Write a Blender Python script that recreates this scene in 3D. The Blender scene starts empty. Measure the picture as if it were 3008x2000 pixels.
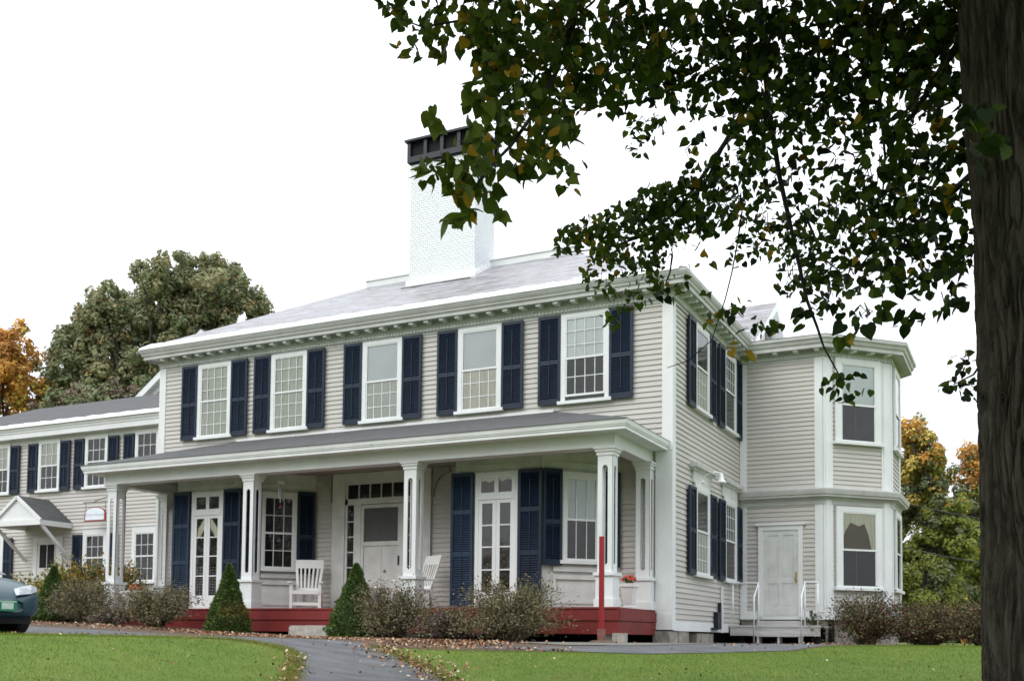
import bpy, math, random
import numpy as np
from mathutils import Vector, Matrix, noise as mnoise

R = math.radians
random.seed(7)
S = bpy.context.scene
COL = S.collection

# ------------------------------------------------------------------ camera
YAW, PITCH, ROLL = -0.460225, 0.0530177, 0.01023045
FPX, CX, CYP = 3074.124, 1504.0, 1706.62          # photo pixels (3008 x 2000)
CAM = np.array([6.616, -20.737, 0.10])
_cy, _sy, _cp, _sp = math.cos(YAW), math.sin(YAW), math.cos(PITCH), math.sin(PITCH)
_f = np.array([_sy*_cp, _cy*_cp, _sp]); _r = np.array([_cy, -_sy, 0.0]); _u = np.cross(_r, _f)
_c, _s = math.cos(ROLL), math.sin(ROLL)
AX_R = _c*_r + _s*_u; AX_U = -_s*_r + _c*_u; AX_F = _f
cd = bpy.data.cameras.new('camera'); cam = bpy.data.objects.new('camera', cd); COL.objects.link(cam)
M = Matrix(((AX_R[0], AX_U[0], -AX_F[0], CAM[0]), (AX_R[1], AX_U[1], -AX_F[1], CAM[1]),
            (AX_R[2], AX_U[2], -AX_F[2], CAM[2]), (0, 0, 0, 1)))
cam.matrix_world = M
cd.sensor_width = 36.0; cd.lens = FPX/3008*36.0
cd.shift_x = 0.0; cd.shift_y = (CYP-1000)/3008
cd.clip_start = 0.05; cd.clip_end = 3000
cd.dof.use_dof = True; cd.dof.focus_distance = 6.6; cd.dof.aperture_fstop = 6.5
S.camera = cam

# ------------------------------------------------------------------ world, sun, exposure
W = bpy.data.worlds.new('World'); S.world = W; W.use_nodes = True
nt = W.node_tree; nt.nodes.clear()
out = nt.nodes.new('ShaderNodeOutputWorld'); bg = nt.nodes.new('ShaderNodeBackground')
sky = nt.nodes.new('ShaderNodeTexSky'); sky.sky_type = 'NISHITA'; sky.sun_disc = False
SUN_EL, SUN_AZ = R(42), R(198)
sky.sun_elevation = SUN_EL; sky.sun_rotation = SUN_AZ; sky.dust_density = 4.0
mx = nt.nodes.new('ShaderNodeMix'); mx.data_type = 'RGBA'; mx.inputs[0].default_value = 0.90
# overcast cloud layer, brighter towards the zenith
wt = nt.nodes.new('ShaderNodeTexCoord'); wz = nt.nodes.new('ShaderNodeSeparateXYZ'); wr = nt.nodes.new('ShaderNodeMapRange')
wr.inputs[1].default_value = 0.0; wr.inputs[2].default_value = 1.0
wm = nt.nodes.new('ShaderNodeMix'); wm.data_type = 'RGBA'; wm.inputs[6].default_value = (11.2, 11.6, 12.0, 1); wm.inputs[7].default_value = (23.0, 24.2, 25.8, 1)
nt.links.new(wt.outputs['Generated'], wz.inputs[0]); nt.links.new(wz.outputs[2], wr.inputs[0]); nt.links.new(wr.outputs[0], wm.inputs[0]); nt.links.new(wm.outputs[2], mx.inputs[7])
nt.links.new(sky.outputs[0], mx.inputs[6]); nt.links.new(mx.outputs[2], bg.inputs[0])
bg.inputs[1].default_value = 0.10
nt.links.new(bg.outputs[0], out.inputs[0])
sl = bpy.data.lights.new('sun', 'SUN'); so = bpy.data.objects.new('sun', sl); COL.objects.link(so)
sl.energy = 1.3; sl.angle = R(40); sl.color = (1, 0.97, 0.93)
sd = Vector((math.sin(SUN_AZ)*math.cos(SUN_EL), math.cos(SUN_AZ)*math.cos(SUN_EL), math.sin(SUN_EL)))
so.rotation_euler = sd.to_track_quat('Z', 'Y').to_euler()
S.view_settings.view_transform = 'Standard'; S.view_settings.look = 'None'
S.view_settings.exposure = 0.0; S.view_settings.gamma = 1.0; S.view_settings.use_curve_mapping = False

# ------------------------------------------------------------------ helpers
def photo(px, py, dep):
    """world point seen at photo pixel (px, py) at depth dep metres: used to read positions off the photo"""
    return CAM + dep*(AX_R*(px-CX)/FPX - AX_U*(py-CYP)/FPX + AX_F)

def sstep(t):
    t = np.clip(t, 0, 1); return t*t*(3-2*t)

_fw = np.array([math.sin(YAW), math.cos(YAW)]); _rt = np.array([math.cos(YAW), -math.sin(YAW)])
def gz(x, y):
    """height of the terrain"""
    x = np.asarray(x, float); y = np.asarray(y, float)
    dx, dy = x-CAM[0], y-CAM[1]
    D = dx*_fw[0]+dy*_fw[1]; L = dx*_rt[0]+dy*_rt[1]
    s = sstep((-L-0.5)/6.5)
    t = np.clip(1-D/(18-5.5*s), 0, 1.25)
    return 0.06*s - 1.55*t**1.25 + 0.25*sstep((-x-6)/8)*sstep((y+9.5)/5)

MATS = {}
def pmat(name, col, rough=.6, var=.10, scale=2.0, bump=0.0, bscale=60.0, spec=.4, metal=0.0, col2=None, stretch=(1, 1, 1), detail=6, coat=0.0, trans=0.0):
    m = bpy.data.materials.new(name); m.use_nodes = True; n = m.node_tree; b = n.nodes['Principled BSDF']
    b.inputs['Roughness'].default_value = rough; b.inputs['Metallic'].default_value = metal
    b.inputs['Specular IOR Level'].default_value = spec; b.inputs['Coat Weight'].default_value = coat
    tc = n.nodes.new('ShaderNodeTexCoord'); mp = n.nodes.new('ShaderNodeMapping'); mp.inputs['Scale'].default_value = stretch
    n.links.new(tc.outputs['Object'], mp.inputs[0])
    nz = n.nodes.new('ShaderNodeTexNoise'); nz.inputs['Scale'].default_value = scale; nz.inputs['Detail'].default_value = detail
    nz.inputs['Roughness'].default_value = .65
    n.links.new(mp.outputs[0], nz.inputs[0])
    cr = n.nodes.new('ShaderNodeValToRGB'); e = cr.color_ramp.elements
    e[0].position = .32; e[1].position = .68
    c2 = col2 or tuple(min(1, c*(1+var)) for c in col); c1 = tuple(c*(1-var) for c in col) if not col2 else col
    e[0].color = (*c1, 1); e[1].color = (*c2, 1)
    n.links.new(nz.outputs[0], cr.inputs[0]); n.links.new(cr.outputs[0], b.inputs['Base Color'])
    if bump:
        nb = n.nodes.new('ShaderNodeTexNoise'); nb.inputs['Scale'].default_value = bscale; nb.inputs['Detail'].default_value = 4
        n.links.new(mp.outputs[0], nb.inputs[0])
        bp = n.nodes.new('ShaderNodeBump'); bp.inputs['Strength'].default_value = bump; bp.inputs['Distance'].default_value = .02
        n.links.new(nb.outputs[0], bp.inputs['Height']); n.links.new(bp.outputs[0], b.inputs['Normal'])
    if trans:
        tr = n.nodes.new('ShaderNodeBsdfTranslucent'); ms = n.nodes.new('ShaderNodeMixShader'); ms.inputs[0].default_value = trans
        n.links.new(cr.outputs[0], tr.inputs[0])
        n.links.new(b.outputs[0], ms.inputs[1]); n.links.new(tr.outputs[0], ms.inputs[2])
        n.links.new(ms.outputs[0], n.nodes['Material Output'].inputs[0])
    MATS[name] = m
    return m

def glass(name, tint=(.9, .95, .95), boost=1.0):
    m = bpy.data.materials.new(name); m.use_nodes = True; n = m.node_tree; n.nodes.clear()
    o = n.nodes.new('ShaderNodeOutputMaterial'); mix = n.nodes.new('ShaderNodeMixShader')
    t = n.nodes.new('ShaderNodeBsdfTransparent'); t.inputs[0].default_value = (*tint, 1)
    g = n.nodes.new('ShaderNodeBsdfGlossy'); g.inputs['Roughness'].default_value = .015
    fr = n.nodes.new('ShaderNodeFresnel'); fr.inputs[0].default_value = 1.55
    mu = n.nodes.new('ShaderNodeMath'); mu.operation = 'MULTIPLY'; mu.inputs[1].default_value = 1.25*boost; mu.use_clamp = True
    # old panes: a slight waviness
    tc = n.nodes.new('ShaderNodeTexCoord'); nz = n.nodes.new('ShaderNodeTexNoise'); nz.inputs['Scale'].default_value = 2.6
    n.links.new(tc.outputs['Object'], nz.inputs[0])
    bp = n.nodes.new('ShaderNodeBump'); bp.inputs['Strength'].default_value = .22; bp.inputs['Distance'].default_value = .03
    n.links.new(nz.outputs[0], bp.inputs['Height']); n.links.new(bp.outputs[0], g.inputs['Normal'])
    n.links.new(fr.outputs[0], mu.inputs[0]); n.links.new(mu.outputs[0], mix.inputs[0])
    n.links.new(t.outputs[0], mix.inputs[1]); n.links.new(g.outputs[0], mix.inputs[2]); n.links.new(mix.outputs[0], o.inputs[0])
    return m

SIDING = pmat('siding_paint', (.505, .488, .455), .6, .085, 1.0, .06, 30, stretch=(.35, .35, 7.5))
TRIM = pmat('trim_paint', (.71, .73, .73), .5, .065, 1.7, .06, 25, stretch=(1, 1, .5))
TRIM_OLD = pmat('weathered_trim', (.60, .61, .59), .6, .14, 2.2, .12, 30)
def peeling():
    m = pmat('peeling_trim', (.73, .75, .745), .55, .07, 1.7, .10, 30); n = m.node_tree; b = n.nodes['Principled BSDF']
    old = b.inputs['Base Color'].links[0].from_socket
    tc = n.nodes['Texture Coordinate']; mp = n.nodes.new('ShaderNodeMapping'); mp.inputs['Scale'].default_value = (2.2, 2.2, 9); n.links.new(tc.outputs['Object'], mp.inputs[0])
    nz = n.nodes.new('ShaderNodeTexNoise'); nz.inputs['Scale'].default_value = 1.6; nz.inputs['Detail'].default_value = 7; nz.inputs['Roughness'].default_value = .7; n.links.new(mp.outputs[0], nz.inputs[0])
    cr = n.nodes.new('ShaderNodeValToRGB'); cr.color_ramp.elements[0].position = .665; cr.color_ramp.elements[1].position = .70; n.links.new(nz.outputs[0], cr.inputs[0])
    mx_ = n.nodes.new('ShaderNodeMix'); mx_.data_type = 'RGBA'; mx_.inputs[7].default_value = (.20, .17, .14, 1); n.links.new(cr.outputs[0], mx_.inputs[0]); n.links.new(old, mx_.inputs[6]); n.links.new(mx_.outputs[2], b.inputs['Base Color'])
    return m
PEEL = peeling()
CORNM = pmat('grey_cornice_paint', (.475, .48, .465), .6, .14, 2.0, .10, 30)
CEIL = pmat('shaded_ceiling_paint', (.33, .32, .275), .6, .08, 1.0)  # old olive-grey paint, darkened further to put porch shade into the colour
NAVY = pmat('navy_paint', (.0058, .0155, .036), .45, .35, 2.0, .06, 40, spec=.35)
NAVY_L = pmat('faded_navy_paint', (.012, .028, .058), .5, .35, 2.0, .06, 40, spec=.35)
RED = pmat('red_deck_paint', (.170, .017, .015), .55, .25, 1.6, .06, 30)
POLE = pmat('red_pole_paint', (.27, .010, .013), .4, .15, 2)
STONE = pmat('granite', (.27, .25, .22), .85, .25, 9, .5, 35, col2=(.47, .44, .39))
FOUND = pmat('foundation_stone', (.16, .15, .13), .9, .3, 5, .6, 18, col2=(.40, .37, .32))
DARK = pmat('unlit_dark', (.012, .012, .014), .9, .3, 1)  # near-black paint standing for the dark of rooms, gaps and recesses
DUSK = pmat('dim_room', (.055, .055, .058), .9, .4, 1.6)
SHADE_SKY = pmat('window_shade_and_sky', (.78, .81, .83), .8, .04, 1)  # pale blind colour, also painted in for sky reflected in an upper sash
SHADE_W = pmat('white_shade', (.90, .93, .95), .7, .03, 1)
CURT = pmat('beige_curtain', (.64, .64, .565), .9, .12, 3, stretch=(6, 6, .3))
LACE = pmat('lace_curtain', (.62, .58, .44), .9, .25, 4, stretch=(5, 5, .5), col2=(.86, .83, .70))
OLIVE = pmat('olive_room', (.085, .060, .012), .9, .5, 2, col2=(.15, .115, .035))
BLIND = pmat('slatted_blind', (.15, .15, .148), .7, .2, 1)
WARM = pmat('warm_room', (.075, .055, .045), .9, .4, 1.3)
GLASS = glass('window_glass', (.96, .98, .98)); GLASS_R = glass('storm_glass', (.95, .97, .98), 2.0)
SHINGLE = pmat('asphalt_shingle', (.080, .081, .082), .75, .16, 3, .35, 60)
METAL = pmat('white_metal', (.93, .94, .95), .35, .05, 2, spec=.6)
BLACKM = pmat('black_metal', (.009, .012, .022), .45, .3, 4)
GREYM = pmat('grey_metal', (.08, .09, .10), .5, .3, 4)
BRASS = pmat('brass', (.55, .36, .10), .3, .1, 4, metal=1.0)
PLASTIC = pmat('white_resin', (.78, .78, .76), .4, .03, 2)
POTW = pmat('white_pot', (.70, .69, .68), .5, .06, 2)
RAILW = pmat('white_pipe', (.82, .83, .83), .35, .05, 5)
SIGNW = pmat('sign_face', (.72, .78, .84), .5, .04, 4)
SIGNR = pmat('sign_rim', (.30, .045, .045), .5, .2, 4)
SIGNT = pmat('sign_text', (.50, .57, .66), .6, .05, 4)
WOODG = pmat('grey_wood', (.50, .50, .49), .75, .2, 4, .1, 30, stretch=(.4, 4, 4))
ASPH = pmat('asphalt', (.080, .084, .090), .85, .30, 1.5, .5, 160, col2=(.170, .174, .182), stretch=(.8, 2.2, 1), detail=10)
GRAVEL = pmat('gravel', (.10, .095, .085), .95, .4, 30, .9, 60, col2=(.30, .285, .26))
MULCH = pmat('mulch', (.065, .045, .033), .95, .4, 14, .9, 45, col2=(.17, .11, .07))
SOIL = pmat('lawn_soil', (.080, .145, .012), .95, .25, 1.1, .8, 40, col2=(.125, .185, .022))
G1 = pmat('grass_green', (.092, .180, .012), .6, .25, .55, trans=.42, col2=(.195, .255, .022))
G2 = pmat('grass_dry', (.30, .25, .09), .7, .25, 2, trans=.2)
G3 = pmat('grass_bright', (.155, .260, .020), .6, .2, 2, trans=.42)
L1 = pmat('litter_rust', (.25, .105, .05), .8, .3, 8); L2 = pmat('litter_tan', (.38, .24, .14), .8, .3, 8); L3 = pmat('litter_brown', (.12, .055, .03), .8, .3, 8)
L4 = pmat('litter_pale', (.55, .46, .33), .8, .2, 8)
BARK = pmat('bark', (.026, .022, .018), .95, .3, 5, .7, 60, stretch=(4.5, 4.5, .7), col2=(.105, .094, .080), spec=.05)
TWIG = pmat('twig', (.020, .018, .022), .9, .3, 6)
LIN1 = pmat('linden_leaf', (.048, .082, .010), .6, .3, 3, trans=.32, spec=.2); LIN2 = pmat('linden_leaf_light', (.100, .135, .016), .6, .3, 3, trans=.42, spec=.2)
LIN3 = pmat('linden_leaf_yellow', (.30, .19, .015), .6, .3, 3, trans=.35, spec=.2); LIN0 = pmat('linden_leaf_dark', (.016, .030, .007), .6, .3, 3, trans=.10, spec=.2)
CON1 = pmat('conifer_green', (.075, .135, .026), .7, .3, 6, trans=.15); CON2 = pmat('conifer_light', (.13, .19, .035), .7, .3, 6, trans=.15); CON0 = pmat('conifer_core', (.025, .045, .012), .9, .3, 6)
CON3 = pmat('conifer_yellow', (.17, .14, .03), .7, .3, 6)
SH1 = pmat('spirea_brown', (.155, .120, .068), .8, .3, 5); SH2 = pmat('spirea_olive', (.150, .155, .060), .8, .3, 5); SH3 = pmat('spirea_grey', (.205, .185, .115), .8, .3, 5)
SH4 = pmat('spirea_plum', (.135, .085, .105), .8, .3, 5); SHR = pmat('barberry_red', (.085, .034, .020), .8, .3, 5); SHG = pmat('shrub_green', (.08, .12, .03), .8, .3, 5)
SHY = pmat('shrub_yellow', (.33, .27, .05), .8, .3, 5, trans=.2); SHO = pmat('shrub_orange', (.38, .15, .03), .8, .3, 5, trans=.2)
MUM = pmat('mum_orange', (.50, .085, .018), .7, .25, 9); MUMR = pmat('geranium_red', (.62, .05, .03), .7, .2, 9)
BT1 = pmat('far_leaf_green', (.255, .285, .15), .8, .3, .3, trans=.3); BT2 = pmat('far_leaf_olive', (.37, .35, .20), .8, .3, .3, trans=.4); BT3 = pmat('far_leaf_dark', (.20, .23, .115), .8, .3, .3, trans=.3)
BT4 = pmat('far_leaf_orange', (.66, .36, .085), .8, .3, .3, trans=.4); BT5 = pmat('far_leaf_rust', (.46, .22, .06), .8, .3, .3, trans=.3); BT6 = pmat('far_leaf_moss', (.28, .315, .065), .8, .3, .3, trans=.4); BT7 = pmat('far_leaf_brown', (.19, .145, .10), .8, .3, .3)
BT8 = pmat('far_leaf_gold', (.52, .40, .09), .8, .3, .3)
CARP = pmat('car_paint', (.010, .052, .070), .38, .05, 2, spec=.5, coat=.25)
CART = pmat('tyre_rubber', (.012, .012, .012), .85, .2, 5); CARG = pmat('car_glass', (.02, .025, .03), .05, .1, 1, spec=.8); CARB = pmat('car_trim', (.012, .030, .060), .4, .1, 3)
LAMP = pmat('headlight_lens', (.62, .66, .70), .12, .25, 22, spec=.8); RIM = pmat('wheel_rim', (.45, .46, .48), .3, .1, 3, metal=.8)
PLATE = pmat('plate_green', (.02, .20, .11), .4, .1, 4); PLATEW = pmat('plate_white', (.55, .68, .58), .4, .2, 40)
CHIMET = pmat('chime_tube', (.50, .55, .58), .3, .1, 4, metal=.7)
WIRE = pmat('wire_sheath', (.05, .06, .08), .7, .1, 4)

def brick_paint():
    m = bpy.data.materials.new('painted_brick'); m.use_nodes = True; n = m.node_tree; b = n.nodes['Principled BSDF']
    b.inputs['Roughness'].default_value = .65
    tc = n.nodes.new('ShaderNodeTexCoord'); sep = n.nodes.new('ShaderNodeSeparateXYZ'); ad = n.nodes.new('ShaderNodeMath'); ad.operation = 'ADD'
    cb = n.nodes.new('ShaderNodeCombineXYZ')
    n.links.new(tc.outputs['Object'], sep.inputs[0]); n.links.new(sep.outputs[0], ad.inputs[0]); n.links.new(sep.outputs[1], ad.inputs[1])
    n.links.new(ad.outputs[0], cb.inputs[0]); n.links.new(sep.outputs[2], cb.inputs[1])
    br = n.nodes.new('ShaderNodeTexBrick'); br.inputs['Scale'].default_value = 3.8; br.inputs['Mortar Size'].default_value = .028
    br.inputs['Mortar Smooth'].default_value = .6
    br.inputs['Color1'].default_value = (.87, .90, .915, 1); br.inputs['Color2'].default_value = (.80, .835, .855, 1); br.inputs['Mortar'].default_value = (.70, .745, .775, 1)
    n.links.new(cb.outputs[0], br.inputs[0])
    nz = n.nodes.new('ShaderNodeTexNoise'); nz.inputs['Scale'].default_value = 14; n.links.new(tc.outputs['Object'], nz.inputs[0])
    mu = n.nodes.new('ShaderNodeMath'); mu.operation = 'MULTIPLY'; mu.inputs[1].default_value = .25; n.links.new(nz.outputs[0], mu.inputs[0])
    su = n.nodes.new('ShaderNodeMath'); su.operation = 'SUBTRACT'; n.links.new(mu.outputs[0], su.inputs[0]); n.links.new(br.outputs['Fac'], su.inputs[1])
    bp = n.nodes.new('ShaderNodeBump'); bp.inputs['Strength'].default_value = .9; bp.inputs['Distance'].default_value = .03
    n.links.new(su.outputs[0], bp.inputs['Height']); n.links.new(bp.outputs[0], b.inputs['Normal'])
    n.links.new(br.outputs[0], b.inputs['Base Color'])
    return m
BRICK = brick_paint()

def slate():
    m = bpy.data.materials.new('slate'); m.use_nodes = True; n = m.node_tree; b = n.nodes['Principled BSDF']
    b.inputs['Specular IOR Level'].default_value = .55
    tc = n.nodes.new('ShaderNodeTexCoord'); sep = n.nodes.new('ShaderNodeSeparateXYZ'); ad = n.nodes.new('ShaderNodeMath'); ad.operation = 'MULTIPLY'; ad.inputs[1].default_value = 2.0
    cb = n.nodes.new('ShaderNodeCombineXYZ')
    n.links.new(tc.outputs['Object'], sep.inputs[0]); n.links.new(sep.outputs[0], cb.inputs[0]); n.links.new(sep.outputs[2], ad.inputs[0]); n.links.new(ad.outputs[0], cb.inputs[1])
    br = n.nodes.new('ShaderNodeTexBrick'); br.inputs['Scale'].default_value = 2.2; br.inputs['Mortar Size'].default_value = .012
    br.inputs['Color1'].default_value = (.105, .088, .086, 1); br.inputs['Color2'].default_value = (.24, .215, .215, 1); br.inputs['Mortar'].default_value = (.06, .06, .065, 1)
    n.links.new(cb.outputs[0], br.inputs[0])
    nz = n.nodes.new('ShaderNodeTexNoise'); nz.inputs['Scale'].default_value = 1.3; nz.inputs['Detail'].default_value = 9; nz.inputs['Roughness'].default_value = .7
    mp = n.nodes.new('ShaderNodeMapping'); mp.inputs['Scale'].default_value = (.8, 1.0, 8); n.links.new(tc.outputs['Object'], mp.inputs[0]); n.links.new(mp.outputs[0], nz.inputs[0])
    cr = n.nodes.new('ShaderNodeValToRGB'); cr.color_ramp.elements[0].color = (.22, .22, .22, 1); cr.color_ramp.elements[1].color = (.55, .55, .55, 1)
    cr.color_ramp.elements[0].position = .35; cr.color_ramp.elements[1].position = .65
    n.links.new(nz.outputs[0], cr.inputs[0]); n.links.new(cr.outputs[0], b.inputs['Roughness'])
    c2 = n.nodes.new('ShaderNodeMix'); c2.data_type = 'RGBA'; c2.inputs[7].default_value = (.36, .365, .40, 1)
    cr2 = n.nodes.new('ShaderNodeValToRGB'); cr2.color_ramp.elements[0].position = .47; cr2.color_ramp.elements[1].position = .60
    n.links.new(nz.outputs[0], cr2.inputs[0]); n.links.new(cr2.outputs[0], c2.inputs[0]); n.links.new(br.outputs[0], c2.inputs[6])
    n.links.new(c2.outputs[2], b.inputs['Base Color'])
    bp = n.nodes.new('ShaderNodeBump'); bp.inputs['Strength'].default_value = .5; bp.inputs['Distance'].default_value = .02; bp.invert = True
    n.links.new(br.outputs['Fac'], bp.inputs['Height']); n.links.new(bp.outputs[0], b.inputs['Normal'])
    return m
SLATE = slate()

def tag(o, label=None, cat=None, group=None, kind=None):
    if label: o['label'] = label
    if cat: o['category'] = cat
    if group: o['group'] = group
    if kind: o['kind'] = kind
    return o

def empty(name, loc=(0, 0, 0), rz=0.0):
    o = bpy.data.objects.new(name, None); COL.objects.link(o); o.location = loc; o.rotation_euler = (0, 0, rz); return o

def link(name, me, parent=None, loc=(0, 0, 0), rz=0.0):
    o = bpy.data.objects.new(name, me); COL.objects.link(o); o.location = loc; o.rotation_euler = (0, 0, rz)
    if parent: o.parent = parent
    return o

def copy_tree(o, parent=None, loc=None, rz=None):
    c = o.copy(); COL.objects.link(c)
    if parent: c.parent = parent
    if loc is not None: c.location = loc
    if rz is not None: c.rotation_euler = (0, 0, rz)
    for ch in o.children: copy_tree(ch, c)
    return c

class MB:
    """collects boxes, prisms, tubes and lathes into one mesh"""
    def __init__(s): s.v = []; s.f = []; s.m = []; s.mi = 0
    def add(s, vs, fs):
        b = len(s.v); s.v += [tuple(map(float, v)) for v in vs]; s.f += [tuple(i+b for i in f) for f in fs]; s.m += [s.mi]*len(fs); return s
    def box(s, x0, x1, y0, y1, z0, z1):
        return s.add([(x0, y0, z0), (x1, y0, z0), (x1, y1, z0), (x0, y1, z0), (x0, y0, z1), (x1, y0, z1), (x1, y1, z1), (x0, y1, z1)],
                     [(0, 3, 2, 1), (4, 5, 6, 7), (0, 1, 5, 4), (1, 2, 6, 5), (2, 3, 7, 6), (3, 0, 4, 7)])
    def bar(s, a, b, w, h, up=(0, 0, 1)):
        a, b = Vector(a), Vector(b); d = (b-a).normalized(); u = Vector(up); x = d.cross(u)
        if x.length < 1e-4: x = d.cross(Vector((1, 0, 0)))
        x.normalize(); u = x.cross(d).normalized(); x *= w/2; u *= h/2
        return s.add([a-x-u, a+x-u, a+x+u, a-x+u, b-x-u, b+x-u, b+x+u, b-x+u],
                     [(0, 3, 2, 1), (4, 5, 6, 7), (0, 1, 5, 4), (1, 2, 6, 5), (2, 3, 7, 6), (3, 0, 4, 7)])
    def prism(s, poly, y0, y1):
        """poly: (x, z) outline extruded along y"""
        n = len(poly); vs = [(x, y0, z) for x, z in poly]+[(x, y1, z) for x, z in poly]
        return s.add(vs, [tuple(range(n)), tuple(range(2*n-1, n-1, -1))]+[(i, i+n, (i+1) % n+n, (i+1) % n) for i in range(n)])
    def slab(s, poly, z0, z1):
        n = len(poly); vs = [(x, y, z0) for x, y in poly]+[(x, y, z1) for x, y in poly]
        return s.add(vs, [tuple(range(n-1, -1, -1)), tuple(range(n, 2*n))]+[(i, (i+1) % n, (i+1) % n+n, i+n) for i in range(n)])
    def tube(s, pts, r, seg=8):
        pts = [Vector(p) for p in pts]; n = len(pts); rs = r if hasattr(r, '__len__') else [r]*n; vs = []
        for i, p in enumerate(pts):
            d = (pts[min(i+1, n-1)]-pts[max(i-1, 0)]).normalized(); a = d.cross(Vector((.13, .27, 1)));
            if a.length < .05: a = d.cross(Vector((1, 0, 0)))
            a.normalize(); b = d.cross(a)
            for k in range(seg):
                t = 2*math.pi*k/seg; vs.append(p+a*(rs[i]*math.cos(t))+b*(rs[i]*math.sin(t)))
        fs = [(i*seg+k, i*seg+(k+1) % seg, (i+1)*seg+(k+1) % seg, (i+1)*seg+k) for i in range(n-1) for k in range(seg)]
        fs += [tuple(range(seg-1, -1, -1)), tuple(range((n-1)*seg, n*seg))]
        return s.add(vs, fs)
    def lathe(s, prof, c=(0, 0, 0), seg=20):
        n = len(prof); vs = [(c[0]+r*math.cos(2*math.pi*k/seg), c[1]+r*math.sin(2*math.pi*k/seg), c[2]+z) for r, z in prof for k in range(seg)]
        fs = [(i*seg+k, i*seg+(k+1) % seg, (i+1)*seg+(k+1) % seg, (i+1)*seg+k) for i in range(n-1) for k in range(seg)]
        fs += [tuple(range(seg-1, -1, -1)), tuple(range((n-1)*seg, n*seg))]
        return s.add(vs, fs)
    def sweep(s, prof, path, closed=False):
        """prof: (out, z) polyline; path: plan points, outward on the right-hand side, mitred"""
        n = len(path); rows = []
        P = [Vector(p) for p in path]
        for i in range(n):
            if closed: d0, d1 = (P[i]-P[i-1]).normalized(), (P[(i+1) % n]-P[i]).normalized()
            else:
                d1 = (P[min(i+1, n-1)]-P[min(i, n-2)]).normalized() if i < n-1 else (P[i]-P[i-1]).normalized()
                d0 = (P[i]-P[i-1]).normalized() if i > 0 else d1
            n0, n1 = Vector((d0.y, -d0.x)), Vector((d1.y, -d1.x)); m = (n0+n1); m /= (1+n0.dot(n1))
            rows.append([(P[i].x+m.x*o, P[i].y+m.y*o, z) for o, z in prof])
        k = len(prof); vs = [v for r in rows for v in r]
        N = n if closed else n-1
        fs = [(i*k+j, ((i+1) % n)*k+j, ((i+1) % n)*k+j+1, i*k+j+1) for i in range(N) for j in range(k-1)]
        return s.add(vs, fs)
    def mesh(s, name, mats):
        me = bpy.data.meshes.new(name); me.from_pydata(s.v, [], s.f)
        for m in (mats if isinstance(mats, (list, tuple)) else [mats]): me.materials.append(m)
        if any(s.m): me.polygons.foreach_set('material_index', s.m)
        me.update(); return me
    def build(s, name, mats, parent=None, loc=(0, 0, 0), rz=0.0, smooth=False):
        me = s.mesh(name, mats)
        if smooth: me.polygons.foreach_set('use_smooth', [True]*len(me.polygons))
        return link(name, me, parent, loc, rz)

def np_mesh(name, V, loops, sizes, mats, midx, smooth=False):
    me = bpy.data.meshes.new(name); me.vertices.add(len(V)); me.vertices.foreach_set('co', np.asarray(V, np.float32).ravel())
    me.loops.add(len(loops)); me.loops.foreach_set('vertex_index', np.asarray(loops, np.int32))
    sizes = np.asarray(sizes, np.int32); me.polygons.add(len(sizes))
    me.polygons.foreach_set('loop_start', np.concatenate([[0], np.cumsum(sizes)[:-1]]).astype(np.int32))
    me.polygons.foreach_set('material_index', np.asarray(midx, np.int32))
    if smooth: me.polygons.foreach_set('use_smooth', np.ones(len(sizes), bool))
    for m in mats: me.materials.append(m)
    me.update(calc_edges=True); me.validate(); return me

LEAF_V = np.array([(0, .03, 0), (.22, -.06, .05), (.42, .10, .10), (.46, .35, .10), (.34, .62, .06), (.14, .86, .0), (0, .32, 0), (0, .62, -.02), (0, 1.05, -.10),
                   (-.22, -.06, .05), (-.42, .10, .10), (-.46, .35, .10), (-.34, .62, .06), (-.14, .86, .0)])
LEAF_F = [(0, 1, 2, 6), (6, 2, 3), (6, 3, 4, 7), (7, 4, 5, 8), (0, 6, 10, 9), (6, 11, 10), (6, 7, 12, 11), (7, 8, 13, 12)]
QUAD_V = np.array([(-.38, 0, 0), (.38, .08, 0), (.30, .95, .10), (-.32, .85, -.06)]); QUAD_F = [(0, 1, 2, 3)]
TRI_V = np.array([(-.30, 0, 0), (.30, 0, 0), (0, 1, 0)]); TRI_F = [(0, 1, 2)]

def scatter(name, P, N, T, size, TV, TF, mats, midx):
    """one mesh of len(P) small faces: base points P, normals N, tip directions T, sizes"""
    N = N/np.linalg.norm(N, axis=1, keepdims=True); T = T-(T*N).sum(1, keepdims=True)*N
    T = T/np.maximum(np.linalg.norm(T, axis=1, keepdims=True), 1e-6); X = np.cross(T, N)
    k = len(TV); n = len(P); ii = np.arange(n); wj = .72+.40*np.mod(np.sin(ii*12.9898)*43758.5, 1); zj = -.6+2.8*np.mod(np.sin(ii*78.233)*24634.6, 1)
    V = (P[:, None, :]+size[:, None, None]*(TV[None, :, 0:1]*wj[:, None, None]*X[:, None, :]+TV[None, :, 1:2]*T[:, None, :]+TV[None, :, 2:3]*zj[:, None, None]*N[:, None, :])).reshape(-1, 3)
    fl = np.concatenate([np.array(f) for f in TF]); sz = np.array([len(f) for f in TF])
    loops = (np.arange(n)[:, None]*k+fl[None, :]).ravel(); sizes = np.tile(sz, n); mi = np.repeat(midx, len(TF))
    return np_mesh(name, V, loops, sizes, mats, mi)

def rs(seed): return np.random.default_rng(seed)
def rdir(g, n):
    v = g.normal(size=(n, 3)); return v/np.linalg.norm(v, axis=1, keepdims=True)

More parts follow.
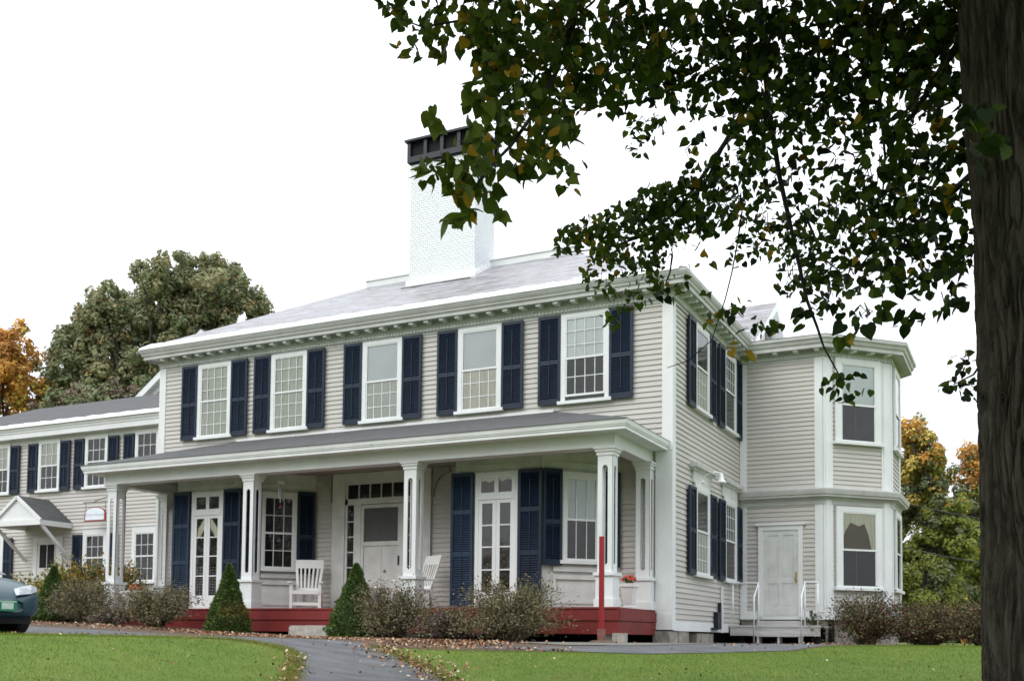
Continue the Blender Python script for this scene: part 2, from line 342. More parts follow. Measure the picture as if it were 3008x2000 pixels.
# ------------------------------------------------------------------ terrain and paving
def surface(name, poly, mat, dz, step=.5):
    import bmesh
    bm = bmesh.new(); vs = [bm.verts.new((x, y, 0)) for x, y in poly]; f = bm.faces.new(vs)
    bmesh.ops.triangulate(bm, faces=[f])
    xs = [p[0] for p in poly]; ys = [p[1] for p in poly]
    for ax, lo, hi in ((0, min(xs), max(xs)), (1, min(ys), max(ys))):
        c = math.floor(lo/step)*step+step
        while c < hi:
            no = (1, 0, 0) if ax == 0 else (0, 1, 0); co = (c, 0, 0) if ax == 0 else (0, c, 0)
            bmesh.ops.bisect_plane(bm, geom=bm.verts[:]+bm.edges[:]+bm.faces[:], plane_co=co, plane_no=no)
            c += step
    co = np.array([(v.co.x, v.co.y) for v in bm.verts]); z = gz(co[:, 0], co[:, 1])+dz
    for v, h in zip(bm.verts, z): v.co.z = h
    bm.normal_update()
    for f in bm.faces:
        if f.normal.z < 0: f.normal_flip()
    me = bpy.data.meshes.new(name); bm.to_mesh(me); bm.free(); me.materials.append(mat)
    return tag(link(name, me), kind='structure')

def ground():
    def axis(lo, hi, far):
        a = np.arange(lo, hi+.01, .5); e = np.array([3, 8, 18, 40, 90, 200, 450, 900]); e = e[e < far]
        return np.concatenate([lo-e[::-1], a, hi+e])
    X = axis(-36, 22, 1000); Y = axis(-26, 14, 1000); xx, yy = np.meshgrid(X, Y); V = np.stack([xx, yy, gz(xx, yy)], -1).reshape(-1, 3)
    nx, ny = len(X), len(Y); i, j = np.meshgrid(np.arange(nx-1), np.arange(ny-1)); q = (j*nx+i).ravel()
    loops = np.stack([q, q+1, q+1+nx, q+nx], 1).ravel(); n = len(q)
    o = link('ground', np_mesh('ground', V, loops, np.full(n, 4), [SOIL], np.zeros(n), True)); tag(o, kind='structure')
ground()

LAWN_L = [(-2.0, -9.75), (-2.6, -9.35), (-3.3, -9.30), (-4.2, -9.75), (-5.2, -10.7), (-6.5, -11.55), (-9, -12.0), (-16, -12.3), (-30, -12.5)]   # house-side edge of the left lawn
PATH_L = [(-2.0, -9.75), (-1.5, -10.35), (-1.05, -10.95), (-.62, -11.5), (-.2, -12.2), (.4, -13.2), (1.4, -15.2), (3.2, -18.5)]
PATH_R = [(4.6, -17.6), (2.9, -14.2), (1.75, -12.1), (.95, -10.65), (.52, -10.22), (-.29, -9.43), (-1.18, -8.55), (-2.13, -7.67)]
BACK = [(-2.5, -7.35), (-3.4, -7.25), (-5, -6.8), (-7, -6.3), (-9.5, -6.0), (-12, -6.2), (-16, -6.6), (-30, -7)]
surface('driveway', LAWN_L[::-1]+PATH_L[1:]+PATH_R+BACK, ASPH, .010)
BED = [(-30, -6.98), (-16, -6.58), (-12, -6.18), (-9.5, -5.98), (-7, -6.28), (-5, -6.78), (-3.4, -7.23), (-2.5, -7.33), (-2.1, -7.5), (-1.55, -6.6), (-.5, -6.4), (.55, -6.2), (1.57, -6.02), (2.4, -5.2), (3.3, -4.1), (3.7, -1), (4.4, 1.6), (6.5, 4.2), (9.5, 6), (9.5, 10), (-30, 10)]
surface('planting_bed', BED, MULCH, .005)
surface('side_path', [(-1.35, -6.42), (.55, -6.18), (1.57, -6.0), (2.38, -5.18), (3.25, -4.1), (3.5, -1), (3.0, 3.2), (.4, 3.2), (.9, 0), (1.1, -3.4), (.2, -5.0)], ASPH, .009)
surface('gravel_strip', [(-1.6, -4.6), (-.2, -5.0), (.9, -4.3), (1.4, -3.4), (1.25, -1), (.95, 1.2), (.12, 1.5), (-.3, -2.0), (-1.4, -2.4)], GRAVEL, .016)

# ------------------------------------------------------------------ the house
house = empty('white_house', (0, 0, 0))
tag(house, 'white clapboard house with navy shutters, slate hip roof and long front porch', 'house')
XL = -14.25; LXA = -28.2
RF = R(0); RS = R(90); RD = R(45); RDM = R(-45)

def siding(name, x0, x1, z0, z1, loc, rz, exp=.112):
    """clapboards on a wall running along local x, outward = -y"""
    b = MB(); z = z0
    while z < z1-1e-3:
        t = min(z+exp, z1)
        b.add([(x0, -.026, z), (x1, -.026, z), (x1, -.003, t), (x0, -.003, t)], [(0, 1, 2, 3)])
        b.add([(x0, -.003, z), (x1, -.003, z), (x1, -.026, z), (x0, -.026, z)], [(0, 1, 2, 3)])
        z = t
    return b.build(name, SIDING, house, loc, rz)

def boxpart(name, mat, x0, x1, y0, y1, z0, z1, loc=(0, 0, 0), rz=0, parent=None):
    return MB().box(x0, x1, y0, y1, z0, z1).build(name, mat, parent or house, loc, rz)

# main walls
siding('wall', XL, 0, .45, 7.22, (0, 0, 0), RF)
siding('wall', 0, 5.6, .40, 7.22, (0, 0, 0), RS)
siding('wall', 0, 9.5, .40, 7.22, (XL, 9.5, 0), R(-90))
b = MB().box(-.20, .036, -.036, 0, 4.0, 7.12).box(.004, .0365, .001, .17, .46, 7.12).box(-.33, .036, -.060, 0, .62, 3.98).box(-.36, .045, -.072, 0, .28, .62).box(.0, .045, .001, .19, .27, .46); b.build('corner_board', TRIM, house)
b = MB().box(XL-.03, XL+.19, -.034, 0, .46, 7.20); b.build('corner_board', TRIM, house)
# plinth boards
MB().box(.19, 5.55, -.030, 0, .26, .46).build('plinth_board', TRIM, house, (0, 0, 0), RS)
# foundation stones under the side wall
b = MB()
for (x0, x1, z1) in ((-.15, .40, .25), (.46, 1.2, .26), (1.8, 3.15, .22)): b.box(x0, x1, -.01, .35, -.25, z1)
b.build('foundation_stone', FOUND, house, (0, 0, 0), RS)
b = MB().box(XL+.3, -.42, .40, .5, -.5, .46).box(-.52, -.42, .5, 9.3, -.5, .46).box(XL+.3, XL+.4, .5, 9.3, -.5, .46).box(-14.0, -.42, -1.6, .38, .50, .59).box(LXA, XL, 2.3, 2.4, -.5, .5).box(-.4, 2.3, 5.75, 5.85, -.5, .62); b.build('underfloor_shade', DARK, house)  # near-black foundation boxes added to paint the dark under house and porch

def modillions(parent, spans, z0, z1, pitch=.405):
    me = MB().box(-.055, .055, -.285, -.055, 0, z1-z0).mesh('modillion', TRIM)
    for (loc, rz, x0, x1) in spans:
        n = int((x1-x0)/pitch)
        for i in range(n+1):
            c, s_ = math.cos(rz), math.sin(rz); x = x0+(x1-x0)*i/n
            link('modillion', me, parent, (loc[0]+c*x, loc[1]+s_*x, z0), rz)

CORN = [(.0, 7.12), (.028, 7.12), (.028, 7.19), (.050, 7.19), (.050, 7.26), (.062, 7.27), (.062, 7.33), (.05, 7.42), (.30, 7.425), (.30, 7.385), (.335, 7.385), (.335, 7.455), (.35, 7.475), (.37, 7.48), (.385, 7.535), (.40, 7.54), (.435, 7.60), (.44, 7.655), (.0, 7.66)]
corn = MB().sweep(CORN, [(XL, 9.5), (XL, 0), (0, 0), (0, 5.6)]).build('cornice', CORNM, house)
modillions(corn, [((0, 0), RF, XL+.25, -.1), ((0, 0), RS, .05, 5.0)], 7.335, 7.425)
# small dentils: a toothed strip
def comb(x0, n, z0, z1):
    b = MB(); P = [(x0, -.052)]
    for i in range(n): x = x0+i*.09; P += [(x, -.072), (x+.05, -.072), (x+.05, -.052), (x+.09, -.052)]
    P += [(x0+n*.09, -.0505), (x0, -.0505)]
    return b.slab([p for i, p in enumerate(P) if i == 0 or p != P[i-1]], z0, z1)
comb(XL+.05, int(14.1/.09), 7.195, 7.258).build('dentil_band', TRIM_OLD, corn)
comb(.05, int(5.4/.09), 7.195, 7.258).build('dentil_band', TRIM_OLD, corn, (0, 0, 0), RS)

# hip roof with a flat curbed deck
E_, ZE, SL = .44, 7.665, .555
ry1 = 9.5+E_; run = 4.33; zt = ZE+run*SL
A = [(XL-E_, -E_, ZE), (E_, -E_, ZE), (E_, ry1, ZE), (XL-E_, ry1, ZE)]
T = [(XL-E_+run, -E_+run, zt), (E_-run, -E_+run, zt), (E_-run, ry1-run, zt), (XL-E_+run, ry1-run, zt)]
b = MB().add(A+T, [(0, 1, 5, 4), (1, 2, 6, 5), (2, 3, 7, 6), (3, 0, 4, 7), (4, 5, 6, 7)])
roof = b.build('roof', SLATE, house)
b = MB().slab([(T[0][0], T[0][1]), (T[1][0], T[1][1]), (T[2][0], T[2][1]), (T[3][0], T[3][1])], zt-.10, zt+.17)
b.slab([(T[0][0]-.03, T[0][1]-.03), (T[1][0]+.03, T[1][1]-.03), (T[2][0]+.03, T[2][1]+.03), (T[3][0]-.03, T[3][1]+.03)], zt+.171, zt+.20)
b.build('roof_curb', TRIM, roof)

def ice_strip(name, x0, x1, ye, ze, slope, wid, parent, loc=(0, 0, 0), rz=0, seg=.62, mat=METAL):
    """white metal sheets along the eave, each lapped over the next, with a wavy upper edge"""
    b = MB(); x = x0; g = random.Random(3)
    while x < x1-.01:
        t = min(x+seg, x1); w = wid+g.uniform(-.03, .03); w2 = wid+g.uniform(-.05, .03); lift = .016
        for k in range(4):
            xa = x+(t-x)*k/4; xb = x+(t-x)*(k+1)/4; wa = w+(w2-w)*k/4+.022*math.sin(k*1.6); wb = w+(w2-w)*(k+1)/4+.022*math.sin((k+1)*1.6)
            l = lift+.010*(1-k/4); l2 = lift+.010*(1-(k+1)/4)
            b.add([(xa, ye-.02, ze+l-.01), (xb, ye-.02, ze+l2-.01), (xb, ye+wb, ze+wb*slope+l2), (xa, ye+wa, ze+wa*slope+l)], [(0, 1, 2, 3)])
            b.add([(xa, ye-.02, ze-.03), (xb, ye-.02, ze-.03), (xb, ye-.02, ze+l2-.01), (xa, ye-.02, ze+l-.01)], [(0, 1, 2, 3)])
        x = t
    return b.build(name, mat, parent, loc, rz)
ice_strip('eave_flashing', XL-E_+.05, E_-.15, -E_, ZE, SL, .40, roof)

# chimney
ch = MB().box(-8.34, -6.33, 2.98, 4.08, 8.9, 12.88).build('chimney', BRICK, house)
b = MB().box(-8.40, -6.27, 2.90, 3.1, 9.30, 9.66)
b.add([(-8.40, 2.90, 9.46), (-6.27, 2.90, 9.46), (-6.27, 2.60, 9.375), (-8.40, 2.60, 9.375)], [(0, 3, 2, 1)])
for i in range(6): b.box(-6.33, -6.29, 2.98+i*.183, 2.98+(i+1)*.183, 9.3+i*.10, 9.74+i*.10)
b.build('chimney_flashing', METAL, ch)
b = MB()
b.slab([(-8.36, 2.96), (-6.31, 2.96), (-6.31, 4.10), (-8.36, 4.10)], 12.881, 12.93)
b.slab([(-8.42, 2.90), (-6.25, 2.90), (-6.25, 4.16), (-8.42, 4.16)], 12.931, 13.09)
for i in range(5):
    x = -8.42+i*(2.17-.10)/4; b.box(x, x+.10, 2.90, 3.0, 13.09, 13.50); b.box(x, x+.10, 4.06, 4.16, 13.09, 13.50)
for i in range(1, 4):
    y = 2.90+i*(1.26-.1)/4; b.box(-8.42, -8.32, y, y+.1, 13.09, 13.50); b.box(-6.35, -6.25, y, y+.1, 13.09, 13.50)
b.slab([(-8.48, 2.84), (-6.19, 2.84), (-6.19, 4.22), (-8.48, 4.22)], 13.50, 13.56)
b.mi = 1; b.box(-8.34, -6.33, 3.01, 4.05, 13.10, 13.495)  # inner box painted near black as the dark inside the cap
b.build('chimney_cap', [BLACKM, DARK], ch)

# rear gabled block seen over the right-hand eave, and the small cupola seen on the left
def gable_roof_x(name, x0, x1, ye, yr, ze, zr, mat, ov=.25):
    """ridge along x, eaves at ye and 2yr-ye"""
    y2 = 2*yr-ye; b = MB(); th = .10
    b.add([(x0, ye, ze), (x1+ov, ye, ze), (x1+ov, yr, zr), (x0, yr, zr), (x1+ov, y2, ze), (x0, y2, ze)], [(0, 1, 2, 3), (3, 2, 4, 5)])
    b.mi = 1
    for (ya, za, yb, zb) in ((ye, ze, yr, zr), (y2, ze, yr, zr)):
        b.add([(x1+ov, ya, za-.002), (x1+ov, yb, zb-.002), (x1+ov, yb, zb-.24), (x1+ov, ya, za-.20), (x1, ya, za-.20), (x1, yb, zb-.24)], [(0, 1, 2, 3), (3, 2, 5, 4)])
    b.mi = 2; b.add([(x1, ye+.1, ze-.1), (x1, y2-.1, ze-.1), (x1, yr, zr-.1)], [(0, 1, 2)])
    b.mi = 3; b.box(x1, x1+.03, yr-.38, yr+.38, zr-1.25, zr-.75)
    return b.build(name, [mat, TRIM, SIDING, GREYM], house)
gable_roof_x('rear_gable', -4.0, .12, 5.65, 8.43, 7.66, 9.54, SLATE)


# ------------------------------------------------------------------ windows and shutters
SHC = {}
def shutter(w, h, loc, rz, mat=NAVY, midf=(.5,), mag=0):
    """louvred shutter: stiles, rails and slats; origin bottom centre, front = -y"""
    key = (round(w, 2), round(h, 2), mat.name, midf)
    if key not in SHC:
        b = MB(); st = .058
        b.box(-w/2, -w/2+st, -.040, 0, 0, h); b.box(w/2-st, w/2, -.040, 0, 0, h)
        cuts = [0.0]+[h*m for m in midf]+[h]
        rails = [(0, .11)]+[(h*m-.045, h*m+.045) for m in midf]+[(h-.075, h)]
        for z0, z1 in rails: b.box(-w/2+st, w/2-st, -.037, -.003, z0, z1)
        for (a, c) in zip(rails[:-1], rails[1:]):
            z = a[1]+.02
            while z < c[0]-.005:
                b.add([(-w/2+st, -.034, z-.018), (w/2-st, -.034, z-.018), (w/2-st, -.006, z+.022), (-w/2+st, -.006, z+.022),
                       (-w/2+st, -.030, z-.024), (w/2-st, -.030, z-.024), (w/2-st, -.002, z+.016), (-w/2+st, -.002, z+.016)],
                      [(0, 1, 2, 3), (4, 7, 6, 5), (0, 4, 5, 1)])
                z += .048
        b.box(-.008, .008, -.044, -.036, .2, h-.2)
        b.box(-w/2+st, w/2-st, -.001, 0, .05, h-.04)
        SHC[key] = b.mesh('shutter', mat)
    o = link('shutter', SHC[key], house, loc, rz)
    return o

def window(w, z0, z1, zm, loc, rz, cols=4, rows=(3, 3), up=CURT, lo=CURT, cas=.12, head=.15, pane=GLASS, sill=True, cap=True, mun=.016, gap=0.0, lowbar=False):
    """sash window; local z is world z (loc.z = 0); glass opening w wide from z0 to z1, meeting rail zm"""
    b = MB(); hw = w/2
    b.box(-hw-cas, -hw, -.058, 0, z0, z1+head); b.box(hw, hw+cas, -.058, 0, z0, z1+head); b.box(-hw, hw, -.060, 0, z1, z1+head-.002)
    if cap: b.box(-hw-cas-.03, hw+cas+.03, -.085, 0, z1+head, z1+head+.035)
    root = b.build('window', TRIM, house, loc, rz)
    b = MB().box(-hw, hw, -.018, -.012, zm, z1); b.build('shade', up, root)
    b = MB().box(-hw, hw, -.0175, -.0115, z0, zm); b.build('curtain', lo, root)  # backings in room colours are flat plates painted as unlit interior
    b = MB(); fr = .035
    for (a, c, y0, y1, n) in ((zm, z1, -.052, -.026, rows[0]), (z0+gap, zm+.035, -.042, -.020, rows[1])):
        b.box(-hw, -hw+fr, y0, y1, a, c); b.box(hw-fr, hw, y0, y1, a, c); b.box(-hw+fr, hw-fr, y0, y1, c-fr, c); b.box(-hw+fr, hw-fr, y0, y1, a, a+fr+.01)
        if n > 0:
            for i in range(1, cols): x = -hw+w*i/cols; b.box(x-mun/2, x+mun/2, y0+.004, y1-.001, a+fr, c-fr)
            for i in range(1, n): z = a+(c-a)*i/n; b.box(-hw+fr, hw-fr, y0+.005, y1-.002, z-mun/2, z+mun/2)
    b.build('sash', TRIM, root)
    b = MB(); b.add([(-hw, -.038, zm), (hw, -.038, zm), (hw, -.038, z1), (-hw, -.038, z1), (-hw, -.030, z0), (hw, -.030, z0), (hw, -.030, zm), (-hw, -.030, zm)], [(0, 1, 2, 3), (4, 5, 6, 7)])
    b.build('pane', pane, root)
    if sill: MB().box(-hw-cas-.06, hw+cas+.06, -.11, 0, z0-.07, z0).build('sill', TRIM, root)
    return root

FW = [(-12.33, CURT, CURT, (3, 3), GLASS), (-9.91, CURT, CURT, (3, 3), GLASS), (-7.14, SHADE_SKY, CURT, (0, 3), GLASS_R), (-4.51, SHADE_SKY, LACE, (0, 3), GLASS_R), (-1.93, SHADE_W, DUSK, (3, 2), GLASS)]  # third window: pale upper backing stands in for reflected sky
for i, (x, u, l, rw, gl) in enumerate(FW):
    window(.92, 5.22, 7.05, 6.13, (x, -.024, 0), RF, 4, rw, u, l, pane=gl, cap=False, head=.075, cas=.105, gap=.10 if i == 4 else 0)
    for s_ in (-1, 1): shutter(.535, 1.97, (x+s_*.835, -.062, 5.17), RF, midf=(.47,))
for i, y in enumerate((2.03, 4.48)):
    window(.90, 5.22, 7.0, 6.13, (.024, y, 0), RS, 4, ((0, 3), (3, 0))[i], DUSK, (CURT, DUSK)[i], head=.10, cap=False, cas=.105)
    for s_ in (-1, 1): shutter(.52, 1.96, (.062, y+s_*.825, 5.15), RS, midf=(.47,))
    window(.90, 1.53, 3.37, 2.46, (.024, y+.03, 0), RS, 4, ((0, 3), (3, 0))[i], DUSK, (CURT, DUSK)[i], head=.15, cap=False)
    for s_ in (-1, 1): shutter(.52, 1.92, (.062, y+.03+s_*.825, 1.49), RS, midf=(.5,))
    # frieze and little cornice above the lower side windows
    b = MB().box(-.68, .68, -.045, 0, 3.525, 3.78)
    b.sweep([(0, 3.78), (.05, 3.78), (.07, 3.82), (.15, 3.84), (.17, 3.92), (.0, 3.95)], [(-.70, 0), (-.70, -.02), (.70, -.02), (.70, 0)])
    b.build('window_hood', TRIM_OLD, house, (.018, y+.03, 0), RS)

# ------------------------------------------------------------------ porch
b = MB().box(-14.2, -.34, -2.22, -.02, .60, .68); b.box(-14.24, -.28, -2.30, -2.22, .645, .682); deck = b.build('porch_deck', RED, house)
b = MB().box(-14.20, -.31, -2.262, -2.222, .17, .418).box(-14.20, -.30, -2.288, -2.222, .430, .63).box(-.34, -.312, -2.221, -.05, .17, .418).box(-.34, -.292, -2.221, -.05, .430, .63)
b.build('porch_skirt', RED, house)
b = MB()
for x in (-.62, -4.98, -9.3, -13.5): b.box(x-.14, x+.14, -2.15, -1.85, -.3, .18)
b.build('porch_pier', STONE, house)

def porch_post():
    b = MB(); w = .15
    b.box(-.20, .20, -.20, .20, 0, .16); b.box(-.175, .175, -.175, .175, .16, .585)
    b.box(-.215, .215, -.215, .215, .60, .66); b.box(-.19, .19, -.19, .19, .585, .60)
    z0, z1 = .66, 2.90; t = .022; sl = .056; za, zb = .86, 2.66
    for q in range(4):
        c, s_ = (1, 0, -1, 0)[q], (0, 1, 0, -1)[q]
        def face(poly):
            n = len(poly); f0 = [(x, -w, z) for x, z in poly]; f1 = [(x, -w+t, z) for x, z in poly]
            vs = [(c*x-s_*y, s_*x+c*y, z) for x, y, z in f0+f1]
            b.add(vs, [tuple(range(n)), tuple(range(2*n-1, n-1, -1))]+[(i, i+n, (i+1) % n+n, (i+1) % n) for i in range(n)])
        e = .0006 if q % 2 else 0; sl = .056 if q < 2 else .105
        face([(-w+e, za), (-sl, za), (-sl, zb), (-w+e, zb)]); face([(sl, za), (w-e, za), (w-e, zb), (sl, zb)])
        arc = [(sl*math.cos(a), sl*math.sin(a)) for a in [math.pi*k/8 for k in range(9)]]
        face([(-w+e, zb), (-sl, zb)]+[(x, zb+z) for x, z in arc[::-1][1:-1]]+[(sl, zb), (w-e, zb), (w-e, z1), (-w+e, z1)])
        face([(-w+e, z0), (w-e, z0), (w-e, za), (sl, za)]+[(x, za-z) for x, z in arc[1:-1]]+[(-sl, za), (-w+e, za)])
    b.box(-.17, .17, -.17, .17, 2.90, 2.97); b.box(-.195, .195, -.195, .195, 2.97, 3.02); b.box(-.22, .22, -.22, .22, 3.02, 3.05)
    return b.mesh('porch_post', TRIM)
pm = porch_post()
for x in (-13.57, -9.30, -4.98, -.62): link('porch_post', pm, house, (x, -2.04, .682))
for x in (-.52, -13.78): link('porch_post', pm, house, (x, -.16, .682))
b = MB().box(-13.80, -.40, -2.235, -1.90, 3.735, 4.02).box(-.70, -.395, -1.899, -.02, 3.733, 4.02).box(-13.805, -13.50, -1.899, -.02, 3.733, 4.02)
b.build('porch_beam', TRIM, house)
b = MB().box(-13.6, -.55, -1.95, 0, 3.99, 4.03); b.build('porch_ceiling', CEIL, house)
EAV = [(0, 4.0), (.02, 3.985), (.345, 3.985), (.345, 4.045), (.365, 4.05), (.365, 4.075), (.38, 4.08), (.395, 4.15), (.40, 4.165), (0, 4.17)]
MB().sweep(EAV, [(-13.80, 0), (-13.80, -2.235), (-.42, -2.235), (-.42, -.0)]).build('porch_cornice', PEEL, house)
ex0, ex1, ey = -14.22, -.02, -2.645
zr, zt2 = 4.175, 5.03; dd = -ey
b = MB().add([(ex0, ey, zr), (ex1, ey, zr), (ex1-dd, -.021, zt2), (ex0+dd, -.021, zt2), (ex1, 0, zr), (ex0, 0, zr)], [(0, 1, 2, 3), (1, 4, 2), (5, 0, 3)])
b.add([(ex0, ey, zr), (ex1, ey, zr), (ex1, ey, zr-.014), (ex0, ey, zr-.014), (ex1, 0, zr), (ex1, 0, zr-.014)], [(3, 2, 1, 0), (2, 5, 4, 1)])
b.build('porch_roof', SHINGLE, house)
b = MB(); x = ex0+dd
while x < ex1-dd-.02:
    t = min(x+1.9, ex1-dd); dz = random.uniform(-.008, .008); b.box(x, t-.006, -.050, -.021, zt2-.01+dz, zt2+.045+dz); x = t
b.build('roof_flashing', TRIM, house)

def facet_panel(x0, x1, loc, rz, lo_top=1.36):
    """porch bay facet: boarded wall with moulded panel below and frieze above"""
    b = MB().box(x0, x1, 0, .08, .682, 3.99)
    b.box(x0, x1, -.022, 0, 3.62, 3.99); b.box(x0+.25, x1-.25, -.045, -.022, 3.70, 3.745)
    b.box(x0, x1, -.022, 0, .684, .80); b.box(x0, x0+.10, -.0215, 0, .8, 3.62); b.box(x1-.10, x1, -.0215, 0, .8, 3.62)
    return b.build('bay_wall', TRIM_OLD, house, loc, rz)

def french_door(x, y, lo, up, blind):
    b = MB(); zb, zt_ = .74, 2.98; W_ = .50
    b.box(-W_, -.42, -.05, 0, .69, 3.56); b.box(.42, W_, -.05, 0, .69, 3.56); b.box(-.42, .42, -.055, 0, 3.47, 3.56); b.box(-.42, .42, -.06, 0, 2.98, 3.09); b.box(-.42, .42, -.06, 0, .69, .745)
    b.box(-.05, .05, -.045, 0, 3.09, 3.47); b.box(-.42, -.36, -.044, 0, 3.09, 3.47); b.box(.36, .42, -.044, 0, 3.09, 3.47); b.box(-.36, .36, -.043, 0, 3.09, 3.13); b.box(-.36, .36, -.043, 0, 3.43, 3.47)
    root = b.build('french_door', TRIM, house, (x, y, 0))
    for s_ in (-1, 1):
        a, c = (-.418, -.003) if s_ < 0 else (.003, .418); f = MB()
        f.box(a, a+.085, -.042, -.005, zb+.01, zt_-.005); f.box(c-.085, c, -.042, -.005, zb+.01, zt_-.005); f.box(a+.085, c-.085, -.042, -.005, zb+.01, 1.03); f.box(a+.085, c-.085, -.042, -.005, 2.90, zt_-.005)
        for z in (1.50, 1.98, 2.44): f.box(a+.085, c-.085, -.039, -.02, z-.014, z+.014)
        f.build('door_leaf', TRIM, root)
    MB().box(-.42, .42, -.004, -.001, 1.0, 3.47).build('room', lo, root)
    if blind:
        f = MB(); z = 2.0
        while z < 2.92: f.add([(-.37, -.016, z), (.37, -.016, z), (.37, -.007, z+.02), (-.37, -.007, z+.02)], [(0, 1, 2, 3)]); z += .026
        f.build('blind', BLIND, root)
        f = MB()
        f.prism([(-.36, 3.47), (.36, 3.47), (.36, 3.38), (.24, 3.40), (.12, 3.36), (.05, 3.40), (-.05, 3.40), (-.18, 3.35), (-.3, 3.39), (-.36, 3.36)], -.016, -.010); f.build('valance', LACE, root)
    else:
        f = MB()
        for s_ in (-1, 1): f.prism([(s_*.06, 2.9), (s_*.12, 2.9), (s_*.30, 2.66), (s_*.33, 2.44), (s_*.22, 2.47), (s_*.10, 2.66)], -.016, -.010)
        f.build('curtain', LACE, root)
        f = MB()
        for k in range(10): f.box(-.37+k*.08, -.365+k*.08, -.014, -.011, 1.05, 1.72)
        for k in range(10): f.box(-.37, .37, -.0141, -.0111, 1.08+k*.07, 1.086+k*.07)
        f.build('lattice', TRIM_OLD, root)
    MB().add([(-.40, -.028, .98), (.40, -.028, .98), (.40, -.028, 3.46), (-.40, -.028, 3.46)], [(0, 1, 2, 3)]).build('pane', GLASS, root)

YB = 1.25; q = YB*math.sqrt(2)
for bi, (cx, lo) in enumerate(((-3.40, WARM), (-11.31, DARK))):
    facet_panel(-1.0, 1.0, (cx, -YB, 0), RF)
    facet_panel(0, q, (cx+1.0, -YB, 0), RD); facet_panel(0, math.hypot(YB, .70), (cx-1.0-.70, 0, 0), -math.atan2(YB, .70))
    french_door(cx, -YB-.022, lo, lo, bi == 0)
    for s_ in (-1, 1): shutter(.53, 2.83, (cx+s_*.80, -YB-.075, .75), RF, NAVY_L if s_ < 0 else NAVY, midf=(.38, .70))
    c = q/2; k = .7071
    for (ox, oy, rz, g_) in ((cx+1.0, -YB, RD, 1), (cx-1.0-.70, 0, -math.atan2(YB, .70), 0)):
        sx = 1 if g_ else 1
        tx, ty = math.cos(rz), math.sin(rz); nx_, ny_ = ty, -tx; c = q/2 if g_ else math.hypot(YB, .70)/2; hw_ = .62 if g_ else .55
        P_ = lambda u, o: (ox+tx*u+nx_*o, oy+ty*u+ny_*o, 0)
        window(.70 if g_ else .46, 1.69, 3.42, 2.52, P_(c, .023), rz, 3, (2, 2) if bi else (2, 1), (DUSK if bi else SHADE_SKY), DARK if bi else DUSK, cap=False, head=.12, cas=.08, pane=GLASS)
        for s_ in (-1, 1):
            p = P_(c+s_*(.655 if g_ else .52), .075); shutter(.42 if g_ else .36, 2.0, (p[0], p[1], 1.58), rz, NAVY, midf=(.45,))
        b = MB().box(c-hw_, c+hw_, -.045, -.0225, 1.30, 1.39).box(c-hw_, c+hw_, -.04, -.0225, .80, .86).box(c-hw_, c-hw_+.07, -.04, -.0225, .86, 1.30).box(c+hw_-.07, c+hw_, -.04, -.0225, .86, 1.30)
        b.box(c-hw_, c+hw_, -.06, -.0225, 1.46, 1.56)
        b.build('bay_panel', TRIM_OLD, house, (ox, oy, 0), rz)

# entrance between the bays
b = MB(); dx = -7.11
b.box(-1.38, -1.02, -.075, 0, .69, 3.98); b.box(1.02, 1.38, -.075, 0, .69, 3.98); b.box(-1.02, 1.02, -.065, 0, 3.76, 3.98)
b.box(-1.02, 1.02, -.05, 0, 3.22, 3.36); b.box(-1.02, -.95, -.05, 0, .69, 3.76); b.box(.95, 1.02, -.05, 0, .69, 3.76); b.box(-.95, .95, -.05, 0, 3.70, 3.76)
for s_ in (-1, 1):
    x0, x1 = sorted((s_*.56, s_*.76)); b.box(x0, x1, -.055, 0, .69, 3.22)
    x0, x1 = sorted((s_*.76, s_*.95)); b.box(x0, x1, -.045, 0, .69, 1.35)
    for k in range(1, 5): z = 1.35+k*(3.18-1.35)/5; b.box(x0, x1, -.04, -.012, z-.014, z+.014)
for k in range(1, 6): x = -.95+k*1.9/6; b.box(x-.013, x+.013, -.045, -.012, 3.36, 3.70)
ent = b.build('entrance_surround', TRIM_OLD, house, (dx, -.02, 0))
MB().box(-.95, .95, -.012, -.004, 3.36, 3.70).build('transom_room', DARK, ent)
for s_ in (-1, 1):
    x0, x1 = sorted((s_*.76, s_*.95)); MB().box(x0, x1, -.012, -.004, 1.35, 3.20).build('sidelight_room', DARK, ent)
MB().add([(-.95, -.028, 3.36), (.95, -.028, 3.36), (.95, -.028, 3.70), (-.95, -.028, 3.70), (-.95, -.026, 1.35), (-.76, -.026, 1.35), (-.76, -.026, 3.2), (-.95, -.026, 3.2), (.76, -.026, 1.35), (.95, -.026, 1.35), (.95, -.026, 3.2), (.76, -.026, 3.2)], [(0, 1, 2, 3), (4, 5, 6, 7), (8, 9, 10, 11)]).build('pane', GLASS, ent)
b = MB().box(-.56, -.48, -.045, 0, .70, 3.20).box(.48, .56, -.045, 0, .70, 3.20).box(-.48, .48, -.045, 0, 3.12, 3.20).box(-.48, .48, -.050, 0, 2.22, 2.32).box(-.48, .48, -.045, 0, .70, .80)
b.box(-.48, .48, -.018, -.004, .80, 2.22); b.box(-.018, .018, -.026, -.018, .8, 2.22)
for s_ in (-1, 1):
    x0, x1 = sorted((s_*.08, s_*.43)); b.box(x0, x1, -.026, -.018, .86, 1.42)
door = b.build('front_door', TRIM_OLD, ent)
MB().box(-.48, .48, -.018, -.004, 2.32, 3.12).build('door_screen', pmat('door_screen_mesh', (.10, .10, .105), .8, .12, 2), door)
MB().lathe([(0.001, 0), (.028, .005), (.034, .03), (.02, .05), (.001, .052)], (0, 0, 0), 12).build('door_knob', BRASS, door, (.12, -.02, 1.62)).rotation_euler = (R(90), 0, 0)
